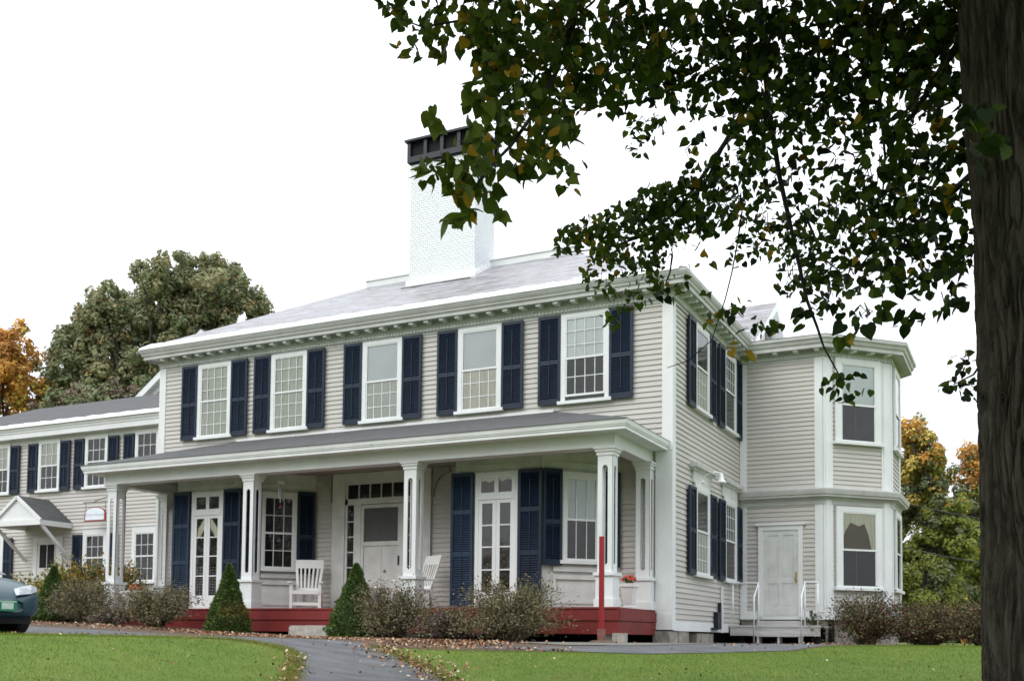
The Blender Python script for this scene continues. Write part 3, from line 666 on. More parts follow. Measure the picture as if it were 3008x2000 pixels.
MB().box(-.015, .015, -.075, -.045, 1.75, 1.97).build('latch', BLACKM, door, (.515, 0, 0))
# arched brackets where the porch meets the entrance recess
for sx, x in ((1, -5.68), (-1, -8.55)):
    b = MB(); pts = [(0, 3.98), (0, 3.30)]+[(sx*(.42-.42*math.cos(a)), 3.30+.55*math.sin(a)) for a in [R(15*k) for k in range(1, 7)]]+[(sx*.42, 3.98)]
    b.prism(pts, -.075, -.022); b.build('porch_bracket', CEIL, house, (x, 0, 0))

# ------------------------------------------------------------------ right wing with its two-storey bay
AX, BX, BY, CY2 = 2.08, 3.50, 7.02, 8.95
siding('wall', 0, AX, .60, 7.2, (0, 5.6, 0), RF)
siding('wall', 0, 2.0, .60, 7.2, (AX, 5.6, 0), RD)
siding('wall', 0, CY2-BY, .60, 7.2, (BX, BY, 0), RS)
siding('wall', 0, 3, .60, 7.2, (BX, CY2, 0), R(135))
b = MB(); b.box(.03, .20, -.034, 0, .64, 7.10); b.box(AX-.19, AX+.005, -.034, 0, .64, 7.10); b.build('corner_board', TRIM, house, (0, 5.6, 0))
b = MB(); b.box(0, .27, -.036, 0, .64, 7.10); b.box(.05, .21, -.052, -.036, .9, 7.0); b.box(1.72, 2.0, -.036, 0, .64, 7.10); b.box(1.77, 1.93, -.052, -.036, .9, 7.0); b.build('corner_board', TRIM, house, (AX, 5.6, 0), RD)
b = MB(); b.box(0, .24, -.036, 0, .64, 7.10); b.box(CY2-BY-.25, CY2-BY, -.036, 0, .64, 7.10); b.build('corner_board', TRIM, house, (BX, BY, 0), RS)
WPATH = [(.036, 5.6), (AX, 5.6), (BX, BY), (BX, CY2), (BX-2, CY2+2)]
WC = [(0, 7.04), (.026, 7.04), (.026, 7.12), (.05, 7.12), (.05, 7.20), (.062, 7.21), (.062, 7.24), (.05, 7.30), (.30, 7.305), (.30, 7.27), (.335, 7.27), (.335, 7.36), (.37, 7.38), (.40, 7.46), (.435, 7.48), (.44, 7.55), (0, 7.56)]
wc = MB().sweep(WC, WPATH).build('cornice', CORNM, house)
modillions(wc, [((0, 5.6), RF, .45, AX-.1), ((AX, 5.6), RD, .25, 1.8)], 7.235, 7.305, .48)
comb(.08, 21, 7.125, 7.195).build('dentil_band', TRIM_OLD, wc, (0, 5.6, 0))
comb(.06, 20, 7.125, 7.195).build('dentil_band', TRIM_OLD, wc, (AX, 5.6, 0), RD)
BELT = [(0, 3.44), (.045, 3.44), (.045, 3.54), (.06, 3.55), (.075, 3.60), (.20, 3.62), (.20, 3.66), (.23, 3.68), (.25, 3.76), (.255, 3.80), (0, 3.87)]
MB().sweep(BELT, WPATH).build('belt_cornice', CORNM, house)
MB().sweep([(0, .60), (.04, .60), (.04, .80), (0, .82)], WPATH).build('plinth_board', TRIM, house)
MB().sweep([(-.05, .62), (-.05, -.3)], WPATH).build('foundation', FOUND, house)
# low metal roof of the bay
rp = [(.3, 5.15), (AX+.18, 5.15), (BX+.44, BY-.18), (BX+.44, CY2+.18), (BX-2, CY2+2.6), (.3, CY2+2.6)]
b = MB(); n = len(rp); cxy = (1.2, 8.6, 7.75)
b.add([(x, y, 7.565) for x, y in rp]+[cxy], [(i, (i+1) % n, n) for i in range(n)]); b.build('bay_roof', METAL, house)
# bay windows: upper and lower on two facets
def bay_window(u, w, loc_f, rz, z0, z1, zm, up, lo, lower):
    c, s_ = math.cos(rz), math.sin(rz); p = (loc_f[0]+c*u+s_*.036, loc_f[1]+s_*u-c*.036, 0)
    r_ = window(w, z0, z1, zm, p, rz, 1, (0, 0), up, lo, cas=.16, head=.13, cap=False, pane=GLASS)
    if lower:
        b = MB(); hw = w/2
        b.prism([(-hw, z1), (hw, z1), (hw, zm+.05), (hw*.72, zm+.05), (hw*.55, zm+.42), (hw*.32, zm+.68), (.0, zm+.62), (-hw*.5, zm+.70), (-hw*.78, zm+.48), (-hw, zm+.25)], -.026, -.0215)
        b.build('lace_valance', LACE, r_)
    MB().box(-.012-w*.08, .012-w*.08, -.027, -.0185, z0, zm).build('storm_bar', GREYM, r_)
    return r_
bay_window(1.0, 1.02, (AX, 5.6), RD, 5.02, 6.98, 5.93, SHADE_W, DUSK, False)
bay_window(1.0, 1.02, (AX, 5.6), RD, 1.40, 3.27, 2.31, OLIVE, DARK, True)
bay_window(.97, .95, (BX, BY), RS, 5.02, 6.98, 5.93, SHADE_W, DUSK, False)
bay_window(.97, .95, (BX, BY), RS, 1.40, 3.27, 2.31, DUSK, DARK, False)
# side door, stoop and handrails
b = MB().box(-.55, -.44, -.06, 0, .66, 2.95).box(.44, .55, -.06, 0, .66, 2.95).box(-.44, .44, -.06, 0, 2.83, 2.95).box(-.62, .62, -.10, 0, 2.95, 3.0)
sdoor = b.build('side_door', TRIM, house, (1.05, 5.58, 0))
b = MB().box(-.44, .44, -.018, -.002, .70, 2.83)
for (x0, x1) in ((-.44, -.33), (-.05, .05), (.33, .44)): b.box(x0, x1, -.034, -.018, .70, 2.83)
for (z0, z1) in ((.70, .90), (1.50, 1.62), (2.70, 2.83)):
    for (x0, x1) in ((-.33, -.05), (.05, .33)): b.box(x0, x1, -.034, -.018, z0, z1)
for (x0, x1) in ((-.30, -.08), (.08, .30)): b.box(x0, x1, -.024, -.018, .95, 1.46); b.box(x0, x1, -.024, -.018, 1.67, 2.66)
b.build('door_leaf', TRIM_OLD, sdoor)
b = MB().box(.36, .40, -.042, -.034, 1.50, 1.78); b.tube([(.38, -.043, 1.60), (.38, -.085, 1.60)], .012); b.lathe([(.001, 0), (.03, .01), (.03, .035), (.001, .04)], (.38, -.09, 1.58), 10); b.build('door_handle', BRASS, sdoor)
b = MB().box(.05, 2.22, 4.42, 5.57, .395, .44).box(.07, 2.20, 4.44, 4.48, .19, .394).box(.55, 1.55, 5.15, 5.56, .441, .56)
stoop = b.build('stoop', WOODG, house)
b = MB().box(.78, 1.84, 4.06, 4.40, .17, .205).box(.80, .85, 4.08, 4.40, -.05, .169).box(1.77, 1.82, 4.08, 4.40, -.05, .169).box(1.28, 1.33, 4.08, 4.40, -.05, .169)
b.build('step', WOODG, stoop)
b = MB()
for x in (.25, 1.0, 2.05): b.box(x, x+.12, 4.6, 4.72, -.1, .39)
b.box(.1, 2.15, 5.40, 5.44, -.1, .39); b.build('stoop_post_shade', DARK, stoop)  # posts and back sheet painted near black as the shade under the stoop
for (xp, xw) in ((.745, .02), (1.845, 2.16)):
    b = MB(); r_ = .021
    b.tube([(xw, 4.50, 1.455), (xp, 4.50, 1.455), (xp+.005, 4.02, 1.10), (xp+.005, 4.0, .0)], r_, 10); b.tube([(xp-.01, 4.53, 1.45), (xp-.01, 4.53, .44)], r_*.9, 8); b.tube([(xw+(.1 if xw < 1 else -.02), 4.5, 1.45), (xw+(.1 if xw < 1 else -.02), 4.5, .44)], r_*.9, 8)
    b.build('handrail', RAILW, stoop, smooth=True)
# wall lamp and vent pipe on the side wall
b = MB(); b.tube([(.02, 2.05, 3.62), (.10, 2.2, 3.80), (.22, 2.55, 3.90), (.33, 2.66, 3.88)], .018); b.lathe([(.03, 0), (.04, -.02), (.045, -.10), (.08, -.17), (.125, -.21), (.12, -.222), (.02, -.20)], (.33, 2.66, 3.88), 16); b.lathe([(.001, 0), (.05, .0), (.07, .03), (.05, .06), (.001, .07)], (.05, 2.05, 3.58), 10)
b.build('wall_lamp', METAL, house, smooth=True)
b = MB().box(.03, .13, 3.10, 3.40, .32, .72).box(.02, .10, 2.85, 3.12, .31, .36); b.tube([(.07, 3.48, .34), (.07, 3.48, .95)], .045); b.build('utility_meter', BLACKM, house)
b = MB().tube([(.05, 3.70, .25), (.05, 3.70, 1.35)], .02).tube([(.05, 3.82, .25), (.05, 3.82, 1.35)], .018); b.build('conduit', TRIM, house)

# ------------------------------------------------------------------ left wing
LX0, LX1, LY = -28.3, XL, 2.0
siding('wall', LX0, LX1, .45, 6.15, (0, LY, 0), RF)
siding('wall', 0, 6.5, .45, 6.15, (LX0, LY+6.5, 0), R(-90))
siding('wall', LX0, LX1, .45, 6.15, (0, LY+.8, 0), RF) if False else None
LC = [(0, 6.02), (.03, 6.02), (.03, 6.16), (.05, 6.18), (.30, 6.19), (.30, 6.35), (.325, 6.36), (.325, 6.41), (.35, 6.42), (.38, 6.50), (0, 6.53)]
MB().sweep(LC, [(LX0, LY+6.5), (LX0, LY), (LX1-.035, LY)]).build('cornice', TRIM, house)
yr, zr_ = 5.05, 8.10; e = .40
b = MB().add([(LX0-e, LY-e, 6.535), (LX1-.03, LY-e, 6.535), (LX1-.03, yr, zr_), (LX0-e+yr-LY+e, yr, zr_), (LX0-e, 2*yr-LY+e, 6.535), (LX1-.03, 2*yr-LY+e, 6.535)], [(0, 1, 2, 3), (0, 3, 4), (3, 2, 5, 4)])
lroof = b.build('roof', SHINGLE, house)
ice_strip('eave_flashing', LX0-e+.1, LX1-.04, LY-e, 6.535, (zr_-6.535)/(yr-LY+e), .42, lroof, seg=.72)
# the front-facing rear gable above it
gx0, gx1, gxm, gy, gz0, gsl = -22.17, -14.49, -18.33, 6.0, 7.7, .69
gzr = gz0+(gxm-gx0)*gsl
siding('wall', gx0+.6, gx1-.6, 7.5, 8.0, (0, gy, 0), RF)
b = MB(); z = 8.0
while z < gzr-.2:
    a = gx0+.25+(z-gz0)/gsl; a2 = gx0+.25+(z+.112-gz0)/gsl
    b.add([(a, gy-.02, z), (2*gxm-a, gy-.02, z), (2*gxm-a2, gy-.004, z+.112), (a2, gy-.004, z+.112)], [(0, 1, 2, 3)])
    b.add([(a, gy-.004, z), (2*gxm-a, gy-.004, z), (2*gxm-a, gy-.02, z), (a, gy-.02, z)], [(0, 1, 2, 3)]); z += .112
b.build('gable_wall', SIDING, house)
b = MB()
for s_ in (-1, 1):
    xe = gxm-s_*(gxm-gx0); P = [(xe, gz0), (gxm, gzr), (gxm, gzr-.24), (xe+s_*.1, gz0-.20)]
    b.prism(P, gy-.26, gy-.02)
    P2 = [(xe+s_*.25, gz0-.05), (gxm, gzr-.24), (gxm, gzr-.50), (xe+s_*.6, gz0-.05)]
    b.prism(P2, gy-.05, gy-.005)
    b.mi = 1; b.add([(xe, gy-.28, gz0+.01), (gxm, gy-.28, gzr+.01), (gxm, gy+5, gzr+.01), (xe, gy+5, gz0+.01)], [(0, 1, 2, 3)]); b.mi = 0
b.build('gable_roof', [TRIM, SHINGLE], house)
for i, c in enumerate((-16.70, -18.78, -20.83, -23.1)):
    window(.78, 4.53, 6.02, 5.27, (c, LY-.018, 0), RF, 3, (2, 2), CURT if i in (2, 3) else DUSK, DUSK, cas=.085, head=.10, cap=False)
    for s_ in (-1, 1):
        if not (i == 0 and s_ > 0): shutter(.42, 1.55, (c+s_*.72, LY-.062, 4.48), RF, midf=(.48,))
for i, c in enumerate((-16.69, -18.72, -23.3)):
    window(.76, 1.62, 3.05, 2.34, (c, LY-.018, 0), RF, 3, (2, 2), DARK, DUSK if i < 2 else CURT, cas=.13, head=.20)
    if i:
        for s_ in (-1, 1): shutter(.40, 1.50, (c+s_*.74, LY-.062, 1.58), RF, midf=(.5,))
b = MB().box(-.62, -.44, -.05, 0, .70, 3.05).box(.44, .66, -.05, 0, .70, 3.05).box(-.44, .44, -.05, 0, 2.88, 3.05); b.box(-.44, .44, -.03, -.002, .70, 2.88)
d2 = b.build('back_door', TRIM_OLD, house, (-20.79, LY-.02, 0))
MB().box(-.36, .36, -.036, -.03, 2.10, 2.82).build('door_window', DARK, d2)
b = MB().box(-.36, -.33, -.044, -.036, 2.1, 2.82).box(.33, .36, -.044, -.036, 2.1, 2.82).box(-.012, .012, -.044, -.036, 2.1, 2.82); b.build('door_muntin', TRIM_OLD, d2)
# gabled door hood on two braces
hx, hy0, zrr, zee, hwid = -20.82, .80, 4.22, 3.46, 1.06
b = MB()
b.add([(hx-hwid, hy0, zee), (hx, hy0, zrr), (hx+hwid, hy0, zee), (hx-hwid, LY, zee), (hx, LY, zrr), (hx+hwid, LY, zee)], [(0, 1, 4, 3), (1, 2, 5, 4)])
b.mi = 1
b.add([(hx-hwid+.05, hy0+.06, zee), (hx+hwid-.05, hy0+.06, zee), (hx, hy0+.06, zrr-.03)], [(0, 1, 2)])
b.box(hx-hwid, hx+hwid, hy0+.002, hy0+.08, zee-.16, zee+.0); b.box(hx-hwid+.003, hx-hwid+.10, hy0+.08, LY-.02, zee-.17, zee-.01); b.box(hx+hwid-.10, hx+hwid-.003, hy0+.08, LY-.02, zee-.17, zee-.01)
for s_ in (-1, 1): b.bar((hx+s_*hwid, hy0+.02, zee-.03), (hx, hy0+.02, zrr-.05), .06, .09)
b.box(hx-hwid+.1, hx+hwid-.1, hy0+.08, LY-.02, zee-.03, zee-.02)
hood = b.build('door_hood', [SHINGLE, TRIM], house)
for s_ in (-1, 1): MB().bar((hx+s_*(hwid-.06), hy0+.10, zee-.15), (hx+s_*(hwid-.06), LY-.03, 2.36), .075, .085).build('hood_brace', TRIM, hood)
b = MB().box(LX0, LX1, -.03, 0, .12, .46); b.build('plinth_board', TRIM, house, (0, LY, 0))
b = MB(); b.tube([(-13.9, -.30, 4.0), (-13.9, -.30, 1.3), (-14.0, -.35, 1.2)], .04); b.build('downspout', TRIM_OLD, house)
b = MB(); b.lathe([(.02, 0), (.07, -.02), (.055, -.12), (.01, -.13)], (-15.35, LY-.12, 3.58), 12); b.box(-15.37, -15.33, LY-.12, LY-.02, 3.5, 3.54); b.build('flood_lamp', BLACKM, house)

# ------------------------------------------------------------------ things on and around the porch
def chair(loc, rz, label):
    root = empty('porch_chair', loc, rz); tag(root, label, 'chair', 'white slat-back porch chairs')
    # faces -y; seat .44 high, tall fanned slat back
    b = MB()
    for s_ in (-1, 1):
        o = MB().box(s_*.33-.035, s_*.33+.035, -.30, -.23, 0, .62).build('leg', PLASTIC, root)
        o = MB(); o.bar((s_*.31, .18, .42), (s_*.31, .34, 0), .06, .06); o.build('leg', PLASTIC, root)
        a = MB().box(s_*.36-.05, s_*.36+.05, -.36, .22, .62, .655); a.build('armrest', PLASTIC, root)
    s = MB().box(-.31, .31, -.31, .20, .40, .44).box(-.31, .31, -.325, -.29, .36, .44); s.build('seat', PLASTIC, root)
    MB().box(-.31, .31, -.29, -.25, .10, .17).build('stretcher', PLASTIC, root)
    k = MB()
    def bp(x, t): return (x, .20+.26*t, .40+.82*t)
    for i in range(7):
        u = (i-3)/3; k.bar(bp(u*.24, .02), bp(u*.30, .76), .040 if abs(u) < 1 else .060, .022, (0, -1, .3))
    k.bar(bp(-.33, .86), bp(.33, .86), .022, .21, (0, .3, 1)); k.bar(bp(-.28, .10), bp(.28, .10), .022, .09, (0, .3, 1))
    k.build('backrest', PLASTIC, root)
    return root
chair((-8.62, -.85, .682), R(30), 'white slat-back porch chair facing forward left of the front door')
chair((-5.50, -1.05, .682), R(-28), 'white slat-back porch chair half hidden behind the post right of the door')
t = empty('porch_table', (-6.12, -1.45, .682)); tag(t, 'small round white porch table beside the half hidden chair', 'table')
MB().lathe([(.001, .44), (.24, .44), (.25, .455), (.24, .475), (.001, .475)], seg=24).build('tabletop', PLASTIC, t)
for a in range(3):
    an = R(120*a+20); MB().tube([(.06*math.cos(an), .06*math.sin(an), .44), (.20*math.cos(an), .20*math.sin(an), 0)], .018).build('leg', PLASTIC, t)
tc = MB().lathe([(.001, 0), (.05, 0), (.055, .06), (.05, .12), (.045, .12), (.045, .02), (.001, .015)], seg=14).build('flower_pot', POTW, None, (-6.15, -1.48, 1.157))
tag(tc, 'little white pot standing on the round porch table', 'pot')

def flowers(parent, c, r, n, mat, seed, green=SHG):
    g = rs(seed); d = rdir(g, n); d[:, 2] = np.abs(d[:, 2]); P = np.array(c)+d*r*g.uniform(.7, 1.0, (n, 1))*np.array([1, 1, .75])
    o = link('flowers', scatter('flowers', P, d+.3*g.normal(size=(n, 3)), rdir(g, n), g.uniform(.035, .06, n), QUAD_V-[0, .45, 0], QUAD_F, [mat], np.zeros(n, int)), parent)
    m = n*2; d = rdir(g, m); d[:, 2] = d[:, 2]*.7; P = np.array(c)+d*r*g.uniform(.3, .9, (m, 1))*np.array([1, 1, .7])
    link('foliage', scatter('foliage', P, d+.5*g.normal(size=(m, 3)), rdir(g, m), g.uniform(.03, .06, m), QUAD_V-[0, .45, 0], QUAD_F, [green], np.zeros(m, int)), parent)
p = empty('planter', (-12.95, -1.9, .682)); tag(p, 'wide white planter of orange mums at the left end of the porch', 'planter', 'white planters on the porch')
b = MB().box(-.20, .20, -.18, .18, 0, .04).add([(-.18, -.17, .04), (.18, -.17, .04), (.18, .17, .04), (-.18, .17, .04), (-.27, -.22, .38), (.27, -.22, .38), (.27, .22, .38), (-.27, .22, .38)], [(0, 1, 5, 4), (1, 2, 6, 5), (2, 3, 7, 6), (3, 0, 4, 7)]).box(-.36, .36, -.24, .24, .38, .45)
b.build('pot', POTW, p); flowers(p, (-.02, 0, .47), .22, 90, MUM, 5)
p = empty('planter', (-.52, -1.1, .682)); tag(p, 'narrow white planter of red geraniums beside the corner post', 'planter', 'white planters on the porch')
MB().lathe([(.001, 0), (.15, 0), (.15, .04), (.115, .06), (.13, .10), (.185, .42), (.215, .43), (.215, .50), (.18, .50), (.17, .46), (.001, .45)], seg=4).build('pot', POTW, p, rz=R(45)); flowers(p, (0, 0, .56), .17, 60, MUMR, 6)

w = empty('wind_chime', (-9.12, -1.25, 3.99)); tag(w, 'wind chime of pale tubes hanging from the porch ceiling', 'wind chime')
b = MB().tube([(0, 0, 0), (0, 0, -.30)], .006, 6).lathe([(.001, 0), (.075, -.02), (.095, -.07), (.08, -.12), (.001, -.13)], (0, 0, -.24), 12); b.build('chime_top', POTW, w)
for i in range(5):
    a = R(72*i); MB().tube([(.055*math.cos(a), .055*math.sin(a), -.44), (.055*math.cos(a), .055*math.sin(a), -.70-.05*(i % 3))], .012, 8).build('chime_tube', CHIMET, w)
    MB().tube([(.05*math.cos(a), .05*math.sin(a), -.36), (.055*math.cos(a), .055*math.sin(a), -.44)], .002, 4).build('cord', WIRE, w)
MB().tube([(0, 0, -.37), (0, 0, -.86)], .002, 4).lathe([(.001, .05), (.03, .02), (.03, -.02), (.001, -.05)], (0, 0, -.89), 10).build('clapper', SIGNR, w)

sg = empty('hanging_sign', (-18.2, 1.45, 3.40)); tag(sg, 'arched white sign with red rim hanging from an iron bracket', 'sign')
def arch(w_, h_, rise, n=14):
    return [(-w_, 0), (w_, 0), (w_, h_)]+[(w_*math.cos(math.pi*k/n), h_+rise*math.sin(math.pi*k/n)) for k in range(1, n)]+[(-w_, h_)]
MB().prism(arch(.43, .22, .20), -.02, .02).build('sign_rim', SIGNR, sg)
MB().prism([(x, z+.035) for x, z in arch(.385, .20, .165)], -.026, .026).build('sign_board', SIGNW, sg)
tx = bpy.data.curves.new('lettering', 'FONT'); tx.body = 'Farm House'; tx.size = .155; tx.align_x = 'CENTER'; tx.extrude = .002; tx.materials.append(SIGNT)
to = bpy.data.objects.new('lettering_curve', tx); COL.objects.link(to); bpy.context.view_layer.update()
tm = bpy.data.meshes.new_from_object(to.evaluated_get(bpy.context.evaluated_depsgraph_get())); bpy.data.objects.remove(to)
to = link('lettering', tm, sg); to.location = (0, -.0285, .15); to.rotation_euler = (R(90), 0, 0)
b = MB().tube([(-.52, 0, .57), (.55, 0, .57)], .012, 6).tube([(-.40, 0, .57), (-.40, 0, .22)], .008, 5).tube([(.40, 0, .57), (.40, 0, .22)], .008, 5).tube([(-.1, 0, .57), (.35, .15, .74), (.55, .5, .86)], .010, 6).tube([(.50, 0, .57), (.55, .5, .56)], .010, 6)
b.build('bracket', BLACKM, sg)

pl = empty('red_post', (-.28, -3.2, 0)); tag(pl, 'bright red metal post standing upright in front of the porch', 'post')
MB().box(-.038, .038, -.038, .038, .26, 1.92).build('post_shaft', POLE, pl); MB().box(-.056, .056, -.056, .056, .0, .26).build('post_base', pmat('rusty_base', (.22, .10, .085), .8, .3, 12), pl)
MB().lathe([(.30, -.1), (.26, .02), (.16, .055), (.001, .06)], seg=14).build('dirt_mound', MULCH, pl)
cb_ = MB().box(-.11, .11, -.10, .10, -.15, .17).build('concrete_block', STONE, None, (-.02, -2.95, .02)); tag(cb_, 'squat pale concrete block beside the foot of the red post', 'block')

def rough_slab(name, x0, x1, y0, y1, z0, z1, label, seed):
    import bmesh
    me = MB().box(x0, x1, y0, y1, z0, z1).mesh(name, STONE); bm = bmesh.new(); bm.from_mesh(me)
    bmesh.ops.bevel(bm, geom=bm.edges[:], offset=.03, segments=2, affect='EDGES')
    bmesh.ops.subdivide_edges(bm, edges=[e for e in bm.edges if e.calc_length() > .12], cuts=6, use_grid_fill=True)
    for v in bm.verts: v.co += Vector(mnoise.noise_vector(v.co*4+Vector((seed, 0, 0))))*.018
    bm.to_mesh(me); bm.free(); o = link(name, me); tag(o, label, 'step'); return o
rough_slab('granite_step', -7.62, -5.9, -2.78, -2.36, -.05, .30, 'rough grey granite step against the red porch', 2)
rough_slab('stone_slab', -8.3, -5.7, -3.5, -2.82, -.12, .09, 'low flat stone slab below the granite step', 9)

# ------------------------------------------------------------------ shrubs
def spruce(loc, h, r, label, seed, yellow=0.0):
    g = rs(seed); root = empty('dwarf_spruce', loc); tag(root, label, 'conifer', 'cone-shaped dwarf spruces along the porch')
    lump = g.uniform(size=(70, 3))*[2*np.pi, 1, 1]
    def rad(z, a):
        base = r*np.minimum(1.0, (1-z)**.96*1.12)*np.where(z < .12, .86+.14*z/.12, 1)
        l = np.zeros_like(z)
        for (la, lz, ls) in lump:
            lz = lz**1.3; da = np.abs((a-la+np.pi) % (2*np.pi)-np.pi)*(1-z+.12)*r; l = np.maximum(l, (.05+.075*ls)*np.exp(-((da/.10)**2+(((z-lz)*h)/.09)**2)))
        return base+l*(.2+.8*(1-z))
    n = 9000; z = g.uniform(0, 1, n)**1.35; a = g.uniform(0, 2*np.pi, n); dep = g.uniform(.90, 1.03, n); rr = rad(z, a)*dep
    P = np.stack([rr*np.cos(a), rr*np.sin(a), z*h+.02], 1); O = np.stack([np.cos(a), np.sin(a), .35+0*z], 1)
    T = O+.65*g.normal(size=(n, 3)); N = np.cross(T, rdir(g, n))
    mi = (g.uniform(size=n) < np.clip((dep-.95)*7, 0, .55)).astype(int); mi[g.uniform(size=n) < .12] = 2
    if yellow:
        y = (g.uniform(size=n) < yellow*np.exp(-((P[:, 0]-.28)**2+(P[:, 2]-.45)**2)/.06)); mi[y] = 3
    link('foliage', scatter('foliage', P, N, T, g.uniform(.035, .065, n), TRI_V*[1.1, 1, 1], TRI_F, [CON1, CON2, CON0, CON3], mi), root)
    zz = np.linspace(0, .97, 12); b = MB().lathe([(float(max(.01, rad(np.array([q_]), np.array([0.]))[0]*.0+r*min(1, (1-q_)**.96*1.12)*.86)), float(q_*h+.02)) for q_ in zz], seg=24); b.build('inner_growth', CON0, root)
    MB().tube([(0, 0, -.1), (0, 0, .12)], .04).build('trunk', BARK, root)
spruce((-14.2, -3.3, gz(-14.2, -3.3)), 1.33, .47, 'dwarf conical spruce nearest the parked car', 11)
spruce((-8.82, -3.3, gz(-8.82, -3.3)), 1.45, .43, 'dwarf conical spruce left of the granite step, with a yellowed patch', 12, .9)
spruce((-5.38, -3.5, gz(-5.38, -3.5)), 1.47, .53, 'dwarf conical spruce right of the granite step', 13)

def shrub(name, loc, rx, ry, h, label, seed, mats, wt, n=4200, twigs=260, leaf=.035, group=None, cat='shrub'):
    g = rs(seed); root = empty(name, loc); tag(root, label, cat, group)
    # arching twigs as thin ribbons
    m = twigs*2; n = int(n*1.9); rx *= 1.12; ry *= 1.1; a = g.uniform(0, 2*np.pi, m); e = g.uniform(.15, 1.0, m)**.7; mod = 1+.22*np.sin(2*a+seed)+.14*np.sin(5*a+seed*2.3); e = e*mod; hh = .93*h*g.uniform(.42, 1.12, m)*(1-.30*np.minimum(e, 1.1)**3)
    tipx, tipy = rx*e*np.cos(a), ry*e*np.sin(a)
    V = []; F = []; P = []; Dr = []
    for i in range(m):
        prev = None
        for k in range(6):
            t = k/5; x = tipx[i]*(.15+.85*t**1.5); y = tipy[i]*(.15+.85*t**1.5); z = hh[i]*(t**.8)-.12*e[i]*t**3*h; w_ = .006*(1-.7*t)
            V += [(x-w_, y-w_*.5, z), (x+w_, y+w_*.5, z)]
            if k: c0 = len(V)-4; F.append((c0, c0+1, c0+3, c0+2))
    F = np.array(F); link('twigs', np_mesh('twigs', np.array(V), F.ravel(), np.full(len(F), 4), [SH1, TWIG], (g.uniform(size=len(F)) < .4).astype(int)), root)
    i = g.integers(0, m, n); t = g.uniform(.10, 1, n)**.75; x = tipx[i]*(.15+.85*t**1.5); y = tipy[i]*(.15+.85*t**1.5); z = hh[i]*t**.8-.12*e[i]*t**3*h
    P = np.stack([x, y, z], 1)+g.normal(size=(n, 3))*np.array([rx, ry, h])*.055; P[:, 2] = np.maximum(P[:, 2], .02)
    T = np.stack([x, y, .6*h+0*z], 1)+.5*g.normal(size=(n, 3))
    mi = g.choice(len(mats), size=n, p=np.array(wt)/sum(wt))
    link('foliage', scatter('foliage', P, rdir(g, n), T, leaf*g.uniform(.6, 1.5, n), QUAD_V*[.7, 1, 1], QUAD_F, mats, mi), root)
SP = [SH1, SH2, SH3, SH4]
GRP = 'twiggy shrubs along the porch'
def at(x, y): return (x, y, float(gz(x, y)))
shrub('twiggy_shrub', at(-12.9, -3.5), 1.05, .80, 1.12, 'twiggy grey-brown shrub next to the left dwarf spruce', 21, SP, (4, 4, 4, .5), 7000, group=GRP)
shrub('twiggy_shrub', at(-10.7, -3.5), 1.05, .80, 1.05, 'twiggy olive-brown shrub below the left french door', 22, SP, (4, 5, 3, .3), 7000, group=GRP)
shrub('twiggy_shrub', at(-4.42, -3.6), .95, .80, 1.22, 'twiggy brown shrub next to the right dwarf spruce', 23, SP, (5, 4, 3, 1), 7000, group=GRP)
shrub('twiggy_shrub', at(-1.9, -3.6), 1.15, .85, 1.25, 'large twiggy shrub below the right french door, tallest of its row', 24, SP, (5, 5, 3, .4), 9000, group=GRP)
shrub('plum_shrub', at(-3.2, -3.7), .62, .55, .70, 'low plum-tinted shrub between two taller brown shrubs', 25, SP, (3, 2.5, 1.5, 4), 3600, 170)
shrub('plum_shrub', at(-11.75, -3.8), .48, .42, .42, 'low plum-grey shrub at the far left of the porch bed', 26, SP, (3, 2, 3, 4), 3000, 150)
shrub('yellow_shrub', at(-15.5, -1.6), 1.2, .8, 1.75, 'yellowing autumn shrub behind the left dwarf spruce', 27, [SHY, SHG, SHO, SH2], (4, 2, 1.4, 2), 5200, 200, .07)
shrub('yellow_shrub', at(-14.6, -1.0), .9, .6, 1.75, 'tall loose yellow shrub against the left porch post', 28, [SHY, SHG, SHO, SH2], (4, 1.5, 1.6, 2), 3600, 160, .065)
shrub('yellow_shrub', at(-17.6, -1.2), .9, .7, 1.35, 'pale yellow-green shrub just above the car bonnet', 29, [SHY, SHG, SH2, SHO], (5, 3, 2, .6), 3400, 150, .07)
BR = [SHR, SH1, SHG, SH2]
shrub('barberry_shrub', at(3.2, 4.7), 1.05, .75, 1.32, 'tall dark reddish shrub under the lower bay window', 31, BR, (4, 3, 2.2, 1), 4200, 240, .045)
shrub('barberry_shrub', at(4.5, 4.9), 1.25, .85, 1.08, 'broad dark red shrub past the bay window corner', 32, BR, (5, 3, 2, 1), 5200, 260, .045)
shrub('barberry_shrub', at(5.8, 4.7), 1.3, .9, 1.15, 'low dark red shrub close to the big trunk', 33, BR, (5, 3, 2, 1), 4600, 240, .045)
shrub('barberry_shrub', at(6.9, 4.9), 1.3, .9, 1.05, 'dark red shrub hidden mostly by the big trunk', 34, BR, (5, 3, 2, 1), 3600, 200, .045)
shrub('potted_seedling', (1.98, 4.75, .44), .16, .14, .42, 'small leafy pot plant by the right handrail on the stoop', 35, [SHG, SH4], (3, 1), 160, 3, .05, cat='plant')

